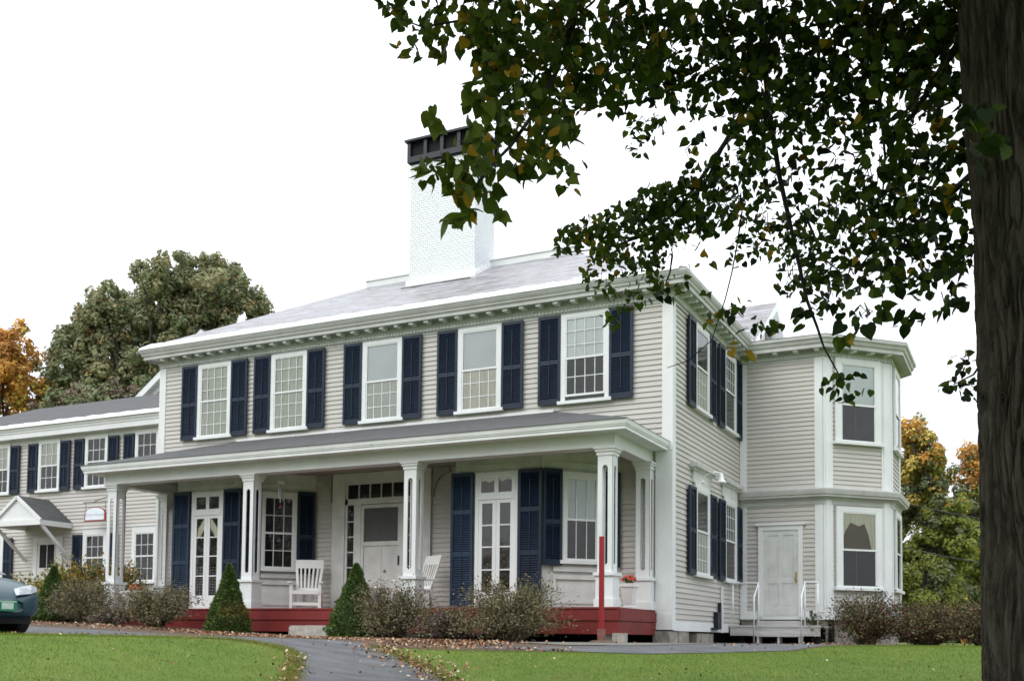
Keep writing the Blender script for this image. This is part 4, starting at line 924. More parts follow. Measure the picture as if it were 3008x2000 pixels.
# ------------------------------------------------------------------ car
def car(loc, rz, label):
    root = empty('parked_car', loc, rz); tag(root, label, 'car')
    # local +x forward; nose at x=0
    st = [(-4.40, .45, .62, .55), (-4.30, .72, .95, .30), (-3.7, .82, 1.00, .24), (-2.6, .85, .98, .22), (-1.35, .85, .965, .22), (-1.0, .85, .945, .22), (-.70, .84, .90, .23), (-.45, .81, .845, .25), (-.25, .74, .765, .26), (-.10, .62, .68, .28), (-.02, .46, .60, .31), (0.02, .28, .53, .36)]
    b = MB(); m = 18
    for (x, w_, zt_, zb) in st:
        for k in range(m):
            a = 2*math.pi*k/m+math.pi/m; c, s_ = math.cos(a), math.sin(a); ex = .42
            yy = w_*math.copysign(abs(c)**ex, c); zz = (zt_+zb)/2+(zt_-zb)/2*math.copysign(abs(s_)**(.55), s_)
            b.v.append((x, yy, zz))
    n = len(st)
    for i in range(n-1):
        for k in range(m): b.f.append((i*m+k, i*m+(k+1) % m, (i+1)*m+(k+1) % m, (i+1)*m+k)); b.m.append(0)
    b.f += [tuple(range(m)), tuple(range(n*m-1, (n-1)*m-1, -1))]; b.m += [0, 0]
    o = b.build('body', CARP, root, smooth=True); sm = o.modifiers.new('smooth', 'SUBSURF'); sm.levels = sm.render_levels = 2
    b = MB(); cab = [(-4.0, .62, .98), (-3.35, .60, 1.36), (-2.1, .60, 1.40), (-1.05, .64, .96)]
    for (x, w_, z) in cab: b.v += [(x, -w_-.10*(z < 1.1), z), (x, w_+.10*(z < 1.1), z)]
    b.v += [(-4.0, -.72, .90), (-4.0, .72, .90), (-1.05, -.74, .9), (-1.05, .74, .9)]
    b.f += [(0, 1, 3, 2), (2, 3, 5, 4), (4, 5, 7, 6), (0, 2, 4, 6), (1, 7, 5, 3)]; b.m += [1, 0, 1, 1, 1]
    b.build('cabin', [CARP, CARG], root)
    MB().box(-.35, -.10, -.50, .50, .20, .32).build('lower_grille', CART, root)
    b = MB(); b.tube([(-.42, -.77, .46), (-.18, -.64, .46), (-.02, -.36, .46), (0.022, 0, .46), (-.02, .36, .46), (-.18, .64, .46), (-.42, .77, .46)], .022, 8); b.build('bumper', CARB, root, smooth=True)
    for s_ in (-1, 1):
        P = [(.0, s_*.20, .605), (-.075, s_*.44, .63), (-.22, s_*.64, .675), (-.29, s_*.67, .745), (-.17, s_*.50, .765), (-.06, s_*.24, .71)]
        cx_ = (-.11, s_*.46, .70); b = MB(); b.add([cx_]+P, [(0, i, i % 6+1) for i in range(1, 7)]); b.add([(p[0]-.07, p[1]*.96, p[2]) for p in P], [(0, 1, 2, 3, 4, 5)])
        for v in range(7): b.v[v] = (b.v[v][0]+.035, b.v[v][1]*1.02, b.v[v][2]+.012)
        for i in range(1, 7): b.f.append((i, i % 6+1, i % 6+7, i+6)); b.m.append(0)
        b.build('headlight', LAMP, root)
    pl_ = MB().box(.045, .058, -.155, .155, .375, .53).build('number_plate', PLATE, root)
    b = MB()
    for k in range(5): b.box(.0585, .0595, -.075+k*.032, -.055+k*.032, .425, .485)
    b.box(.0585, .0592, -.09, .095, .405, .50); b.box(.0583, .0597, -.14, .14, .507, .520); b.build('plate_marks', PLATEW, pl_)
    for x in (-.86, -3.45):
        for s_ in (-1, 1):
            w_ = MB().lathe([(.20, -.10), (.29, -.10), (.315, -.06), (.315, .06), (.29, .10), (.20, .10)], seg=28).build('wheel', CART, root, (x, s_*.74, .315)); w_.rotation_euler = (R(90), 0, 0)
            r_ = MB().lathe([(.001, -.02), (.19, -.04), (.2, .08), (.17, .05), (.05, .06), (.001, .07)], seg=20).build('rim', RIM, w_)
car((-6.56, -10.52, float(gz(-6.9, -10.5))-.04), R(-3), 'blue sedan with green plate nosing in at the left edge')

# ------------------------------------------------------------------ trees
def limb(b, p0, p1, r0, r1, g, n=5, wob=.06):
    p0, p1 = np.array(p0, float), np.array(p1, float); L = np.linalg.norm(p1-p0)
    pts = [tuple(p0+(p1-p0)*t+(g.normal(size=3)*wob*L*math.sin(math.pi*t))) for t in np.linspace(0, 1, n)]
    b.tube(pts, list(np.linspace(r0, r1, n)), 7)

def far_tree(name, blobs, D, label, seed, mats, wfun, per, leaf, group=None, trunk_r=.28):
    """blobs: (px, py, r_px) read off the photo, at distance D"""
    g = rs(seed); C_ = []; Rr = []
    for (px, py, rp) in blobs:
        C_.append(photo(px, py, D)+_fwd3*g.uniform(-.6, .6)*rp/FPX*D*1.2); Rr.append(rp/FPX*D)
    C_ = np.array(C_); Rr = np.array(Rr); w_ = Rr**2.2; w_ /= w_.sum(); n = per
    i = g.choice(len(C_), n, p=w_); d = rdir(g, n); rad = g.uniform(.25, 1, n)**.45
    # a lumpy surface: small sub-clumps
    sub = rdir(g, 900).reshape(len(C_) if False else 1, -1, 3)[0]
    k = g.integers(0, 38, n); key = (i*38+k); cg = rs(seed+1); sd_ = rdir(cg, len(C_)*38); sr = cg.uniform(.45, 1.0, len(C_)*38)
    P = C_[i]+sd_[key]*(sr[key]*Rr[i])[:, None]+d*(rad*np.clip(Rr[i]*.27, .25, .8))[:, None]
    base = C_.mean(0); bx, by = base[0], base[1]; z0 = float(gz(bx, by))
    P[:, 2] = np.maximum(P[:, 2], z0+.3)
    root = empty(name, (bx, by, z0)); tag(root, label, 'tree', group)
    off = np.array([bx, by, z0])
    N = d+.6*rdir(g, n)+np.array([0, 0, .5]); T = rdir(g, n)+np.array([0, 0, -.4])
    hi = (P[:, 2]-P[:, 2].min())/np.ptp(P[:, 2]); mi = wfun(g, n, hi, cg.uniform(size=len(C_)*38)[key], P)
    link('crown', scatter('crown', P-off, N, T, leaf*g.uniform(.6, 1.4, n), QUAD_V-[0, .45, 0], QUAD_F, mats, mi), root)
    b = MB(); top = C_[:, 2].max()-z0; limb(b, (0, 0, -.3), (0, 0, top*.55), trunk_r, trunk_r*.6, g, 6, .015); b.build('trunk', BARK, root)
    for j in range(len(C_)):
        b = MB(); z_ = g.uniform(.25, .55)*top; e_ = C_[j]-off
        if e_[2] < z_+.3: z_ = max(.3, e_[2]*.6)
        limb(b, (0, 0, z_), tuple(e_), trunk_r*.38, .03, g, 5, .06); b.build('limb', BARK, root)
_fwd3 = np.array([_fw[0], _fw[1], 0])
def w_green(g, n, hi, ck, P):
    mi = np.where(ck < .42, 0, np.where(ck < .78, 1, 2)); mi = np.where(g.uniform(size=n) < .25, g.integers(0, 3, n), mi)
    mi[(g.uniform(size=n) < .02)] = 3; return mi
far_tree('broad_tree', [(560, 835, 95), (470, 870, 90), (660, 880, 85), (350, 950, 105), (520, 980, 120), (690, 965, 70), (250, 1020, 80), (330, 1110, 110), (190, 1085, 75), (470, 1100, 110), (745, 885, 42), (640, 795, 55), (765, 905, 32), (600, 930, 80), (690, 830, 40), (400, 1030, 90), (760, 960, 45), (500, 825, 75), (560, 790, 60), (330, 905, 60), (300, 965, 80), (220, 1010, 70), (640, 850, 70), (420, 800, 36), (560, 1150, 80), (170, 1150, 60)], 52,
         'broad olive-green tree rising behind the left wing roof', 41, [BT1, BT2, BT3, BT5], w_green, 75000, .16)
def w_or(g, n, hi, ck, P):
    mi = np.where(ck < .55, 0, np.where(ck < .85, 1, 2)); return np.where(g.uniform(size=n) < .2, g.integers(0, 3, n), mi)
far_tree('maple_tree', [(30, 1015, 75), (15, 1110, 100), (70, 1170, 70), (-60, 1080, 110), (-90, 1200, 110), (30, 1230, 90)], 50, 'orange autumn maple at the far left behind the roof', 42, [BT4, BT5, BT8], w_or, 22000, .16)
def w_scrub(g, n, hi, ck, P):
    return np.where(ck < .4, 0, np.where(ck < .75, 1, 2))
far_tree('scrub_tree', [(200, 1180, 60), (280, 1200, 60), (360, 1180, 55), (440, 1160, 60), (130, 1215, 55)], 47, 'thin brownish tree low behind the left wing ridge', 43, [BT7, BT1, BT3], w_scrub, 11000, .13, trunk_r=.12)
def w_r(g, n, hi, ck, P):
    p = np.clip((hi-.42)*1.6, .04, .78); m = ck*.75+g.uniform(size=n)*.25; mi = np.where(m < p, np.where(ck < p*.55, 1, 0), np.where(ck > .72, 3, 2)); mi[g.uniform(size=n) < .10] = 3; return mi
far_tree('maple_tree', [(2665, 1265, 42), (2690, 1340, 70), (2745, 1400, 62), (2680, 1450, 85), (2770, 1500, 75), (2690, 1590, 110), (2800, 1600, 75), (2680, 1720, 110), (2790, 1730, 80), (2720, 1800, 90)], 36,
         'half-orange maple just right of the bay window corner', 44, [BT4, BT8, BT6, BT3], w_r, 65000, .095)
far_tree('maple_tree', [(2850, 1330, 32), (2868, 1400, 62), (2930, 1350, 60), (2900, 1480, 85), (2960, 1560, 110), (2870, 1600, 80), (2930, 1720, 110), (2850, 1740, 75), (3040, 1450, 110), (3060, 1650, 120), (2880, 1810, 80)], 39,
         'orange-topped maple partly behind the big trunk', 45, [BT4, BT5, BT6, BT3], w_r, 65000, .10)
# far wood behind and an unseen wood behind the camera, added to dim porch and reflections
def wood(name, pts, h, seed, n):
    g = rs(seed); t = g.uniform(0, len(pts)-1.001, n); i = t.astype(int); A_ = np.array(pts, float); P2 = A_[i]+(A_[i+1]-A_[i])*(t-i)[:, None]
    hh = h*(.75+.25*np.sin(t*5.1)+.12*np.sin(t*13.7)); z = g.uniform(0, 1, n)**.8*hh
    P = np.stack([P2[:, 0]+g.normal(size=n)*1.6, P2[:, 1]+g.normal(size=n)*1.6, gz(P2[:, 0], P2[:, 1])+z], 1)
    o = link(name, scatter(name, P, rdir(g, n)+[0, 0, .4], rdir(g, n), g.uniform(.5, 1.3, n), QUAD_V-[0, .45, 0], QUAD_F, [BT1, BT2, BT3, BT5], g.choice(4, n, p=[.3, .25, .38, .07]))); tag(o, kind='stuff')
wood('treeline', [(30, 38), (12, 40), (0, 44), (-12, 58)], 4.5, 51, 8000)
wood('unseen_shade_wood', [(-60, -50), (-30, -62), (0, -66), (30, -62), (62, -40)], 17, 52, 12000)

# ------------------------------------------------------------------ the big tree in front
tree = empty('linden_tree', (7.9, -15.3, float(gz(7.9, -15.3)))); tag(tree, 'big dark broadleaf tree with furrowed trunk overhanging from the right', 'tree')
TO = np.array(tree.location)
def big_trunk():
    TD = 5.35; c0 = photo(3108, 1950, TD); c1 = photo(3030, 0, TD+.25)
    nu, nv = 1000, 300; V = np.zeros((nv, nu, 3)); zlo, zhi = TO[2]-.2, 6.2
    for j in range(nv):
        z = zlo+(zhi-zlo)*j/(nv-1); t = (z-c0[2])/(c1[2]-c0[2]); cx_, cy_ = c0[0]+(c1[0]-c0[0])*t, c0[1]+(c1[1]-c0[1])*t
        r0 = .335-.012*min(max(t, 0), 2)+.10*math.exp(-(z-zlo)/.35)+.02*math.exp(-((z+.35)/.7)**2)+.05*sstep((z-2.0)/2.2)
        for i in range(nu):
            a = 2*math.pi*i/nu; x, y = math.cos(a), math.sin(a)
            wv = mnoise.noise(Vector((x*2.6, y*2.6, z*1.6)))*.22
            xx, yy = x+wv*y, y-wv*x
            q_ = mnoise.noise(Vector((xx*8.5, yy*8.5, z*1.5))); q2 = mnoise.noise(Vector((xx*9+7, yy*9, z*3.0)))
            rd = max(min(1, max(0, 1.5-abs(q_)*9.5)), .7*min(1, max(0, 1.3-abs(q2)*11))); f2 = mnoise.noise(Vector((x*26, y*26, z*9))); f3 = mnoise.noise(Vector((x*50, y*50, z*30)))
            d = -.040*rd+.009*f2+.005*f3+.012*mnoise.noise(Vector((x*1.2, y*1.2, z*.8)))
            V[j, i] = (cx_+(r0+d)*x, cy_+(r0+d)*y, z)
    i, j = np.meshgrid(np.arange(nu), np.arange(nv-1)); i = i.ravel(); j = j.ravel(); i2 = (i+1) % nu
    loops = np.stack([j*nu+i, j*nu+i2, (j+1)*nu+i2, (j+1)*nu+i], 1).ravel()
    o = link('trunk', np_mesh('trunk', V.reshape(-1, 3)-TO, loops, np.full(len(i), 4), [BARK], np.zeros(len(i)), True), tree)
    return lambda z: np.array([c0[0]+(c1[0]-c0[0])*(z-c0[2])/(c1[2]-c0[2]), c0[1]+(c1[1]-c0[1])*(z-c0[2])/(c1[2]-c0[2]), z])
trunk_at = big_trunk()

# clumps of leaves: photo position, radii (px), leaf count, distance, leaf size
CL = [
 # upper left spray
 (1130, 12, 34, 16, 10, 6.2, .075), (1180, 35, 40, 35, 16, 6.2, .075), (1250, 60, 55, 55, 34, 6.1, .075), (1210, 140, 60, 34, 12, 6.1, .07), (1290, 130, 40, 40, 18, 6.0, .075), (1300, 20, 60, 30, 26, 6.1, .075),
 # left mass
 (1400, 45, 90, 70, 95, 5.8, .085), (1400, 120, 75, 55, 60, 5.7, .085), (1480, 90, 110, 100, 150, 5.6, .085), (1600, 60, 120, 90, 170, 5.8, .085), (1560, 180, 110, 80, 130, 5.6, .085), (1450, 200, 70, 55, 60, 5.5, .085),
 (1700, 110, 110, 100, 160, 5.9, .085), (1660, 230, 120, 70, 120, 5.8, .085), (1480, 285, 80, 60, 70, 5.4, .085), (1410, 300, 45, 40, 24, 5.3, .085), (1560, 300, 80, 50, 62, 5.5, .085), (1640, 310, 70, 40, 44, 5.6, .085), (1760, 260, 90, 55, 75, 5.9, .08),
 (1480, 380, 95, 45, 62, 5.2, .085), (1390, 420, 60, 45, 34, 5.0, .085), (1590, 390, 80, 50, 60, 5.3, .085), (1660, 380, 45, 40, 20, 5.4, .08),
 (1320, 500, 75, 50, 36, 4.9, .085), (1420, 510, 75, 55, 50, 4.9, .085), (1250, 510, 40, 26, 9, 4.9, .085), (1370, 590, 60, 45, 26, 4.85, .085), (1340, 645, 45, 26, 9, 4.8, .085), (1530, 480, 60, 40, 30, 5.1, .085), (1610, 470, 55, 40, 24, 5.2, .08), (1660, 530, 40, 40, 9, 5.2, .08), (1470, 620, 24, 20, 3, 4.9, .085), (1285, 345, 45, 30, 7, 5.2, .085), (1715, 475, 14, 12, 1, 5.2, .09),
 # top middle to the trunk
 (1850, 60, 120, 90, 150, 6.3, .085), (1950, 130, 130, 90, 165, 6.5, .085), (2080, 60, 130, 90, 150, 6.6, .085), (2200, 120, 140, 100, 190, 6.6, .085), (2330, 60, 130, 100, 180, 6.4, .085), (2450, 130, 140, 110, 220, 6.3, .085), (2580, 60, 130, 100, 200, 6.2, .085), (2700, 120, 130, 110, 210, 6.0, .085), (2800, 60, 90, 80, 120, 5.9, .085),
 (1850, 200, 110, 70, 100, 6.3, .08), (1980, 240, 100, 60, 75, 6.6, .075), (2120, 240, 110, 70, 110, 6.6, .08), (2260, 250, 110, 80, 125, 6.5, .08), (2400, 270, 120, 80, 125, 6.4, .08), (2540, 240, 120, 90, 150, 6.2, .08), (2680, 250, 110, 80, 110, 6.1, .08), (2790, 270, 70, 70, 60, 5.9, .08),
 (1850, 300, 60, 30, 18, 6.6, .065), (1900, 375, 75, 34, 38, 7.2, .060), (1880, 420, 55, 25, 14, 7.2, .055),
 (2050, 330, 80, 50, 26, 7.0, .065), (2040, 440, 60, 50, 14, 7.2, .065), (2180, 340, 70, 60, 60, 6.8, .075), (2230, 400, 80, 60, 70, 6.7, .075), (2330, 350, 80, 50, 60, 6.5, .075), (2440, 380, 80, 60, 50, 6.4, .075), (2560, 370, 90, 60, 70, 6.2, .08), (2680, 400, 90, 60, 65, 6.1, .08),
 # the low branch reaching left
 (2180, 470, 80, 50, 62, 7.6, .068), (2100, 520, 80, 50, 60, 7.9, .066), (2010, 560, 85, 40, 55, 8.2, .064), (1930, 610, 90, 50, 85, 8.5, .064), (1840, 650, 80, 50, 80, 8.8, .062), (1750, 680, 70, 45, 70, 9.0, .062), (1680, 700, 55, 40, 42, 9.2, .062), (1640, 730, 30, 25, 12, 9.3, .058), (2020, 660, 100, 40, 80, 8.4, .064), (2110, 620, 90, 50, 70, 8.1, .066), (1930, 710, 80, 40, 60, 8.7, .062), (1800, 760, 75, 45, 62, 8.9, .060), (1770, 830, 60, 35, 24, 8.9, .060), (1890, 790, 70, 40, 42, 8.8, .062), (1960, 840, 60, 34, 22, 8.7, .062), (1850, 870, 70, 35, 22, 8.8, .060), (1800, 930, 34, 30, 11, 8.8, .060), (1720, 800, 30, 24, 9, 9.0, .056), (2060, 770, 45, 25, 6, 8.4, .064), (2070, 880, 24, 18, 4, 8.4, .066),
 # right of centre
 (2240, 520, 80, 60, 66, 7.3, .070), (2190, 600, 80, 50, 56, 7.5, .068), (2250, 680, 90, 55, 66, 7.3, .068), (2180, 745, 60, 30, 22, 7.5, .066), (2340, 480, 60, 50, 32, 6.9, .072), (2350, 620, 80, 60, 60, 7.0, .072), (2330, 720, 80, 55, 60, 7.0, .072), (2340, 820, 70, 50, 42, 7.0, .075), (2450, 500, 80, 50, 34, 6.6, .075), (2460, 600, 90, 55, 58, 6.6, .075), (2450, 700, 90, 60, 64, 6.6, .075), (2440, 800, 80, 50, 44, 6.6, .078), (2420, 890, 70, 40, 26, 6.6, .08), (2560, 520, 90, 60, 60, 6.3, .078), (2580, 620, 90, 60, 76, 6.2, .078), (2570, 720, 90, 60, 70, 6.2, .078), (2540, 820, 80, 50, 42, 6.2, .08), (2540, 920, 70, 40, 18, 6.2, .082), (2680, 500, 90, 70, 84, 6.1, .08), (2700, 620, 90, 70, 90, 6.0, .08), (2680, 720, 90, 60, 72, 6.0, .08), (2640, 830, 70, 50, 32, 6.0, .08), (2720, 820, 60, 60, 34, 5.9, .08), (2780, 450, 60, 80, 52, 5.9, .08), (2800, 600, 60, 80, 62, 5.8, .08), (2810, 740, 50, 70, 50, 5.8, .08), (2780, 880, 60, 45, 20, 5.8, .08), (2680, 930, 60, 30, 12, 5.9, .08), (2340, 930, 45, 34, 14, 6.8, .08), (2280, 960, 34, 24, 6, 6.8, .078), (2470, 990, 45, 26, 6, 6.4, .085),
 # sprays in front of the upper trunk
 (2870, 350, 45, 55, 18, 5.0, .08), (2900, 430, 60, 45, 14, 4.85, .085),
 # hanging sprigs
 (2440, 1135, 30, 24, 8, 6.5, .060), (2490, 1110, 46, 24, 12, 6.5, .060), (2480, 1160, 46, 26, 12, 6.5, .062), (2545, 1150, 24, 14, 2, 6.5, .07), (2160, 910, 55, 30, 16, 7.6, .062), (2220, 950, 45, 34, 12, 7.6, .064), (2100, 930, 36, 26, 8, 7.7, .060), (2150, 1030, 34, 20, 4, 7.6, .068), (2195, 1045, 24, 24, 3, 7.6, .068), (2840, 1060, 40, 36, 14, 5.7, .055), (2800, 1130, 40, 26, 14, 5.7, .055), (2850, 1140, 30, 36, 14, 5.7, .055),
]
def foliage():
    g = rs(99); P = []; SZ = []; YL = []; DK = []; Lk = []; ctr = []
    for (px, py, rx, ry, n, D, ls) in CL:
        c = photo(px, py, D); ctr.append((c, n, rx/FPX*D))
        n = int(n*((1.08 if px > 1800 else .80 if py < 420 else .9) if D < 7.8 and (py < 330 or px < 1800) else 1.12 if D < 7.8 else 1.45)) if n > 20 else n; ls = ls*(1.08 if D > 7.8 else .80 if n > 20 else .95)
        d = rdir(g, n)*(g.uniform(0, 1, (n, 1))**.42)
        dz = min(.55, max(rx, ry)/FPX*D*1.6)
        p = c+AX_R*(d[:, :1]*rx/FPX*D)+AX_U*(d[:, 1:2]*ry/FPX*D)+AX_F*(d[:, 2:]*dz)
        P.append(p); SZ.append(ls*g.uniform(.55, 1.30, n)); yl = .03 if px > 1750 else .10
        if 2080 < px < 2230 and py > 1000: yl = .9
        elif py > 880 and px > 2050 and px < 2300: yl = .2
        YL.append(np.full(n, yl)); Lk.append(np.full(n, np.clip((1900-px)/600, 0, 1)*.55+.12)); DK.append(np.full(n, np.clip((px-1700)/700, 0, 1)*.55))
    P = np.concatenate(P); SZ = np.concatenate(SZ); YL = np.concatenate(YL); Lk = np.concatenate(Lk); n = len(P)
    N = rdir(g, n)+np.array([0, 0, .35])-AX_F*.25; T = rdir(g, n)*.75+np.array([0, 0, -.75])
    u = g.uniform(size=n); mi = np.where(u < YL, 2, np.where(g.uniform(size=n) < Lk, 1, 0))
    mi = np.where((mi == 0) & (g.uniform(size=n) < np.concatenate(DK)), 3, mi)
    T_ = T/np.linalg.norm(T, axis=1, keepdims=True)
    # the rest of the crown above the picture: bigger sprays that shade what hangs below
    m = 13000; a = g.uniform(0, 2*np.pi, m); rr = 6.6*g.uniform(0, 1, m)**.68; cz = trunk_at(5.0)
    Q = np.stack([cz[0]-1.6+rr*np.cos(a), cz[1]+.4+rr*np.sin(a), 3.4+5.0*g.uniform(0, 1, m)+.25*(5.2-rr)], 1)
    D = (Q-CAM)@AX_F; vy = CYP-FPX*((Q-CAM)@AX_U)/np.maximum(D, .3); keep = (vy < -190) | (D < .3); Q = Q[keep]; m = len(Q)
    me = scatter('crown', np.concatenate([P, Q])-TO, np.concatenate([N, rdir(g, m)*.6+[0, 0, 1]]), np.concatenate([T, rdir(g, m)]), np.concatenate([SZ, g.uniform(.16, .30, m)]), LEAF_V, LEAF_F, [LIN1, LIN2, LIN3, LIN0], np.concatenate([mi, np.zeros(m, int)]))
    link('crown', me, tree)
    # petioles and twigs
    b = MB(); idx = 0
    for (c, k, rad) in ctr:
        if k > 120 or k < 14: continue
        for q_ in range(max(1, k//9)):
            e = c+g.normal(size=3)*rad*.30; s_ = c+g.normal(size=3)*rad*.2+np.array([0, 0, rad*.35]); b.tube([tuple(s_-TO), tuple((s_+e)/2+g.normal(size=3)*.02-TO), tuple(e-TO)], [.0045, .003, .0018], 4)
    b.build('twigs', TWIG, tree)
foliage()
BRANCH = [
 ([(2960, -60, 5.7), (2780, 180, 5.9), (2690, 330, 6.1), (2600, 420, 6.4)], .030, .008),
 ([(2960, 420, 5.5), (2800, 560, 5.8), (2730, 640, 6.0), (2640, 700, 6.2)], .022, .006),
 ([(2225, -80, 6.6), (2240, 120, 6.7), (2262, 340, 6.8), (2290, 520, 6.9), (2330, 700, 6.9), (2370, 880, 6.8), (2400, 960, 6.7), (2420, 1020, 6.6), (2470, 1110, 6.5)], .024, .004),
 ([(2240, 120, 6.7), (2200, 300, 7.0), (2130, 420, 7.6), (2070, 510, 8.0), (1990, 620, 8.4), (1900, 690, 8.7), (1780, 730, 9.0), (1680, 740, 9.2)], .024, .005),
 ([(2130, 420, 7.6), (2060, 560, 8.0), (1960, 590, 8.4), (1860, 620, 8.7)], .012, .004),
 ([(1690, -60, 6.0), (1690, 60, 5.9), (1640, 200, 5.7), (1570, 330, 5.4), (1500, 430, 5.1), (1430, 500, 4.95), (1370, 590, 4.85)], .018, .004),
 ([(1850, -60, 6.3), (1790, 90, 6.1), (1795, 190, 6.0), (1740, 250, 5.9)], .014, .004),
 ([(2360, 620, 7.0), (2420, 760, 6.7), (2470, 800, 6.6)], .010, .003),
 ([(1975, 750, 8.7), (1968, 800, 8.7), (1955, 835, 8.7)], .009, .005),
 ([(2180, 620, 7.5), (2165, 720, 7.6), (2150, 800, 7.6), (2130, 880, 7.6), (2090, 1000, 7.7), (2020, 1060, 7.8), (1960, 1080, 7.9)], .006, .003),
 ([(2560, 100, 6.2), (2585, 300, 6.2), (2600, 460, 6.2), (2590, 620, 6.2)], .014, .004),
 ([(2940, 980, 5.5), (2860, 1100, 5.7), (2800, 1130, 5.7)], .008, .003),
 ([(1500, -40, 6.1), (1360, 60, 6.0), (1240, 80, 6.1), (1160, 50, 6.2)], .010, .003),
]
for pts, r0, r1 in BRANCH:
    MB().tube([tuple(photo(x, y, d)-TO) for x, y, d in pts], list(np.linspace(r0, r1, len(pts))), 7).build('branch', TWIG, tree, smooth=True)
top = trunk_at(5.6)
for (px, py, d) in ((2960, -60, 5.7), (2225, -80, 6.6), (1690, -60, 6.0), (1850, -60, 6.3), (2560, 100, 6.2), (1500, -40, 6.1)):
    e = photo(px, py, d); mid = (top+e)/2+np.array([0, 0, .5]); MB().tube([tuple(top-TO), tuple(mid-TO), tuple(e-TO)], [.14, .07, .028], 8).build('limb', BARK, tree, smooth=True)

# ------------------------------------------------------------------ grass and fallen leaves
def inside(poly, x, y):
    r_ = np.zeros(len(x), bool); n = len(poly)
    for i in range(n):
        x0, y0 = poly[i]; x1, y1 = poly[(i+1) % n]
        c = ((y0 > y) != (y1 > y)) & (x < (x1-x0)*(y-y0)/(y1-y0+1e-12)+x0); r_ ^= c
    return r_
LAWN_RIGHT = PATH_R[::-1][0:1]+[(-1.55, -6.6), (-.5, -6.4), (.55, -6.2), (1.57, -6.02), (2.4, -5.2), (3.3, -4.1), (3.7, -1), (4.4, 1.6), (6.5, 4.2), (10, 5), (11, -16), (4.6, -17.6)]+PATH_R[1:-1]
LAWN_LEFT = LAWN_L+[(-22, -16), (-6, -19), (1.4, -15.2)][0:2]+PATH_L[::-1][1:-1]
def grass():
    g = rs(61); n = 430000; L = g.uniform(-11, 9.5, n); D = 8.0+18*g.uniform(0, 1, n)**.95
    x = CAM[0]+_rt[0]*L+_fw[0]*D; y = CAM[1]+_rt[1]*L+_fw[1]*D
    ok = (inside(LAWN_RIGHT, x, y) | inside(LAWN_LEFT, x, y)) & (np.abs(L/D) < .56); x, y, D = x[ok], y[ok], D[ok]; n = len(x)
    P = np.stack([x, y, gz(x, y)-.004], 1); T = np.stack([.42*g.normal(size=n), .42*g.normal(size=n), np.ones(n)], 1); N = np.stack([g.normal(size=n), g.normal(size=n), .1+0*x], 1)
    sz = g.uniform(.016, .036, n); nz = np.sin(x*1.9+1.3*np.sin(y*1.1))*np.sin(y*2.3+x*.7)
    # dry grass near the path edges
    dist = np.full(n, 9.0)
    for (a, b_) in list(zip(PATH_R[:-1], PATH_R[1:]))+list(zip(PATH_L[:-1], PATH_L[1:]))+list(zip(LAWN_L[:3], LAWN_L[1:4])):
        a, b_ = np.array(a), np.array(b_); d = b_-a; t = np.clip(((x-a[0])*d[0]+(y-a[1])*d[1])/(d@d), 0, 1); dist = np.minimum(dist, np.hypot(x-a[0]-t*d[0], y-a[1]-t*d[1]))
    pdry = .07+.50*np.exp(-(dist/.40)**2)+.30*np.exp(-(dist/1.0)**2)*(y > -9.9)+.12*(nz > .45); u = g.uniform(size=n); mi = np.where(u < pdry, 1, np.where(g.uniform(size=n) < .35+.25*nz, 2, 0))
    m = 9000; segs = [np.array(p, float) for p in (PATH_R[1:], PATH_L[:6], LAWN_L[:7])]; E_ = np.concatenate([np.stack([p[:-1], p[1:]], 1) for p in segs]); k = g.integers(0, len(E_), m); t = g.uniform(size=(m, 1))
    q_ = E_[k, 0]+(E_[k, 1]-E_[k, 0])*t+g.normal(size=(m, 2))*(.035+.05*np.abs(np.sin(E_[k, 0, :1]*7+t*9))); P = np.concatenate([P, np.stack([q_[:, 0], q_[:, 1], gz(q_[:, 0], q_[:, 1])+.004], 1)])
    T = np.concatenate([T, np.stack([.6*g.normal(size=m), .6*g.normal(size=m), np.ones(m)], 1)]); N = np.concatenate([N, np.stack([g.normal(size=m), g.normal(size=m), .1+np.zeros(m)], 1)]); sz = np.concatenate([sz, g.uniform(.025, .06, m)]); mi = np.concatenate([mi, g.choice(3, m, p=[.35, .45, .20])])
    o = link('grass', scatter('grass', P, N, T, sz, TRI_V*[.42, 1, 1], TRI_F, [G1, G2, G3], mi)); tag(o, kind='stuff')
grass()

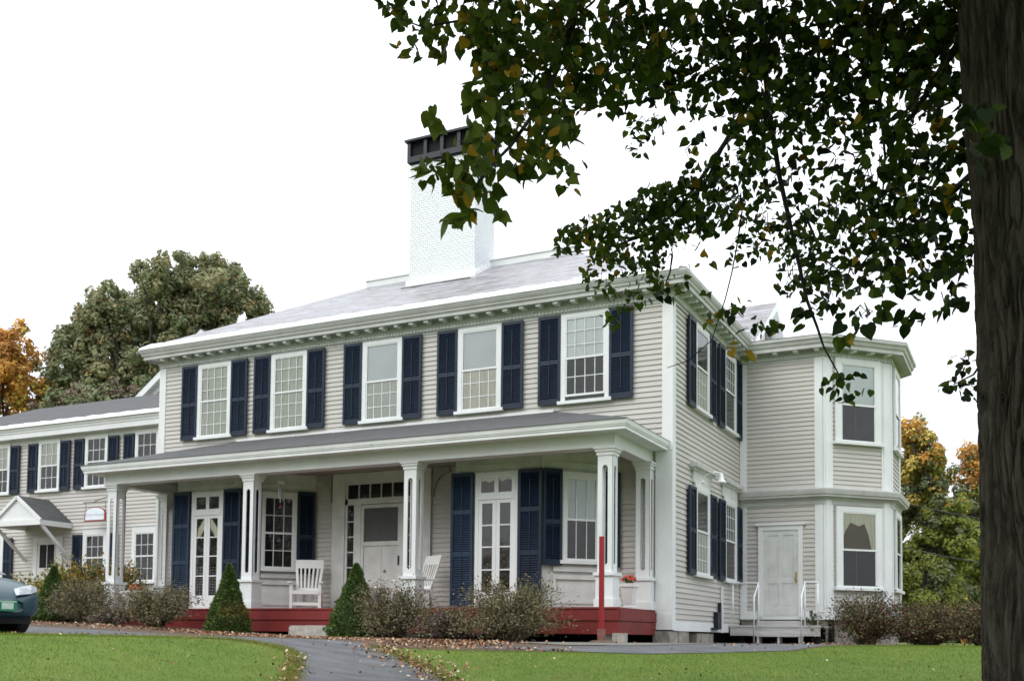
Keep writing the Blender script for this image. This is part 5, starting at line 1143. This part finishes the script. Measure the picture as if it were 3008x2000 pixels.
def litter():
    g = rs(71); X = []; Y = []; S_ = []
    def band(path, wid, n, off=0.0):
        A_ = np.array(path); t = g.uniform(0, len(path)-1.001, n); i = t.astype(int); p = A_[i]+(A_[i+1]-A_[i])*(t-i)[:, None]; X.append(p[:, 0]+g.normal(size=n)*.12); Y.append(p[:, 1]+off+g.normal(size=n)*wid)
        S_.append(g.uniform(.022, .055, n))
    band([(-22, -5.0), (-16, -5.0), (-12, -4.8), (-9.5, -4.6), (-7, -4.6), (-5, -5.2), (-3.4, -5.9), (-2.2, -6.3), (-1, -5.4)], .5, 4200)
    band([(-9, -4.2), (-5, -4.4), (-2, -4.6)], .5, 1300)
    band(PATH_R, .14, 380); band(PATH_R[4:], .38, 420); band(PATH_L[:6], .10, 120); band([(-2.13, -7.5), (-1.2, -6.6), (.5, -6.2)], .2, 220)
    band([(2.2, 3.3), (3.5, -.5), (2.0, -4)], .5, 130)
    n = 420; L = g.uniform(-9, 6, n); D = 9+9*g.uniform(0, 1, n); X.append(CAM[0]+_rt[0]*L+_fw[0]*D); Y.append(CAM[1]+_rt[1]*L+_fw[1]*D); S_.append(g.uniform(.02, .045, n))
    x = np.concatenate(X); y = np.concatenate(Y); s_ = np.concatenate(S_); n = len(x)
    P = np.stack([x, y, gz(x, y)+.025+.02*g.uniform(size=n)], 1); N = rdir(g, n)*.8+[0, 0, 1]; T = rdir(g, n)
    o = link('fallen_leaves', scatter('fallen_leaves', P, N, T, s_, QUAD_V-[0, .45, 0], QUAD_F, [L1, L2, L3, L4], g.choice(4, n, p=[.36, .30, .22, .12]))); tag(o, kind='stuff')
litter()

# ------------------------------------------------------------------ overhead wires beyond the bay
for lab, (a, c) in (('upper slack utility wire crossing in front of the maples', ((2500, 1430, 29), (3150, 1545, 31))), ('lower slack utility wire crossing in front of the maples', ((2500, 1565, 29), (3150, 1668, 31)))):
    p0, p1 = photo(*a), photo(*c); d = (p1-p0); pts = [p0+d*t-np.array([0, 0, 1])*.25*(1-(2*t-.5-.5)**2) for t in np.linspace(-1.2, 2.2, 24)]
    o = MB().tube([tuple(p) for p in pts], .012, 5).build('utility_wire', WIRE); tag(o, lab, 'wire', 'utility wires')
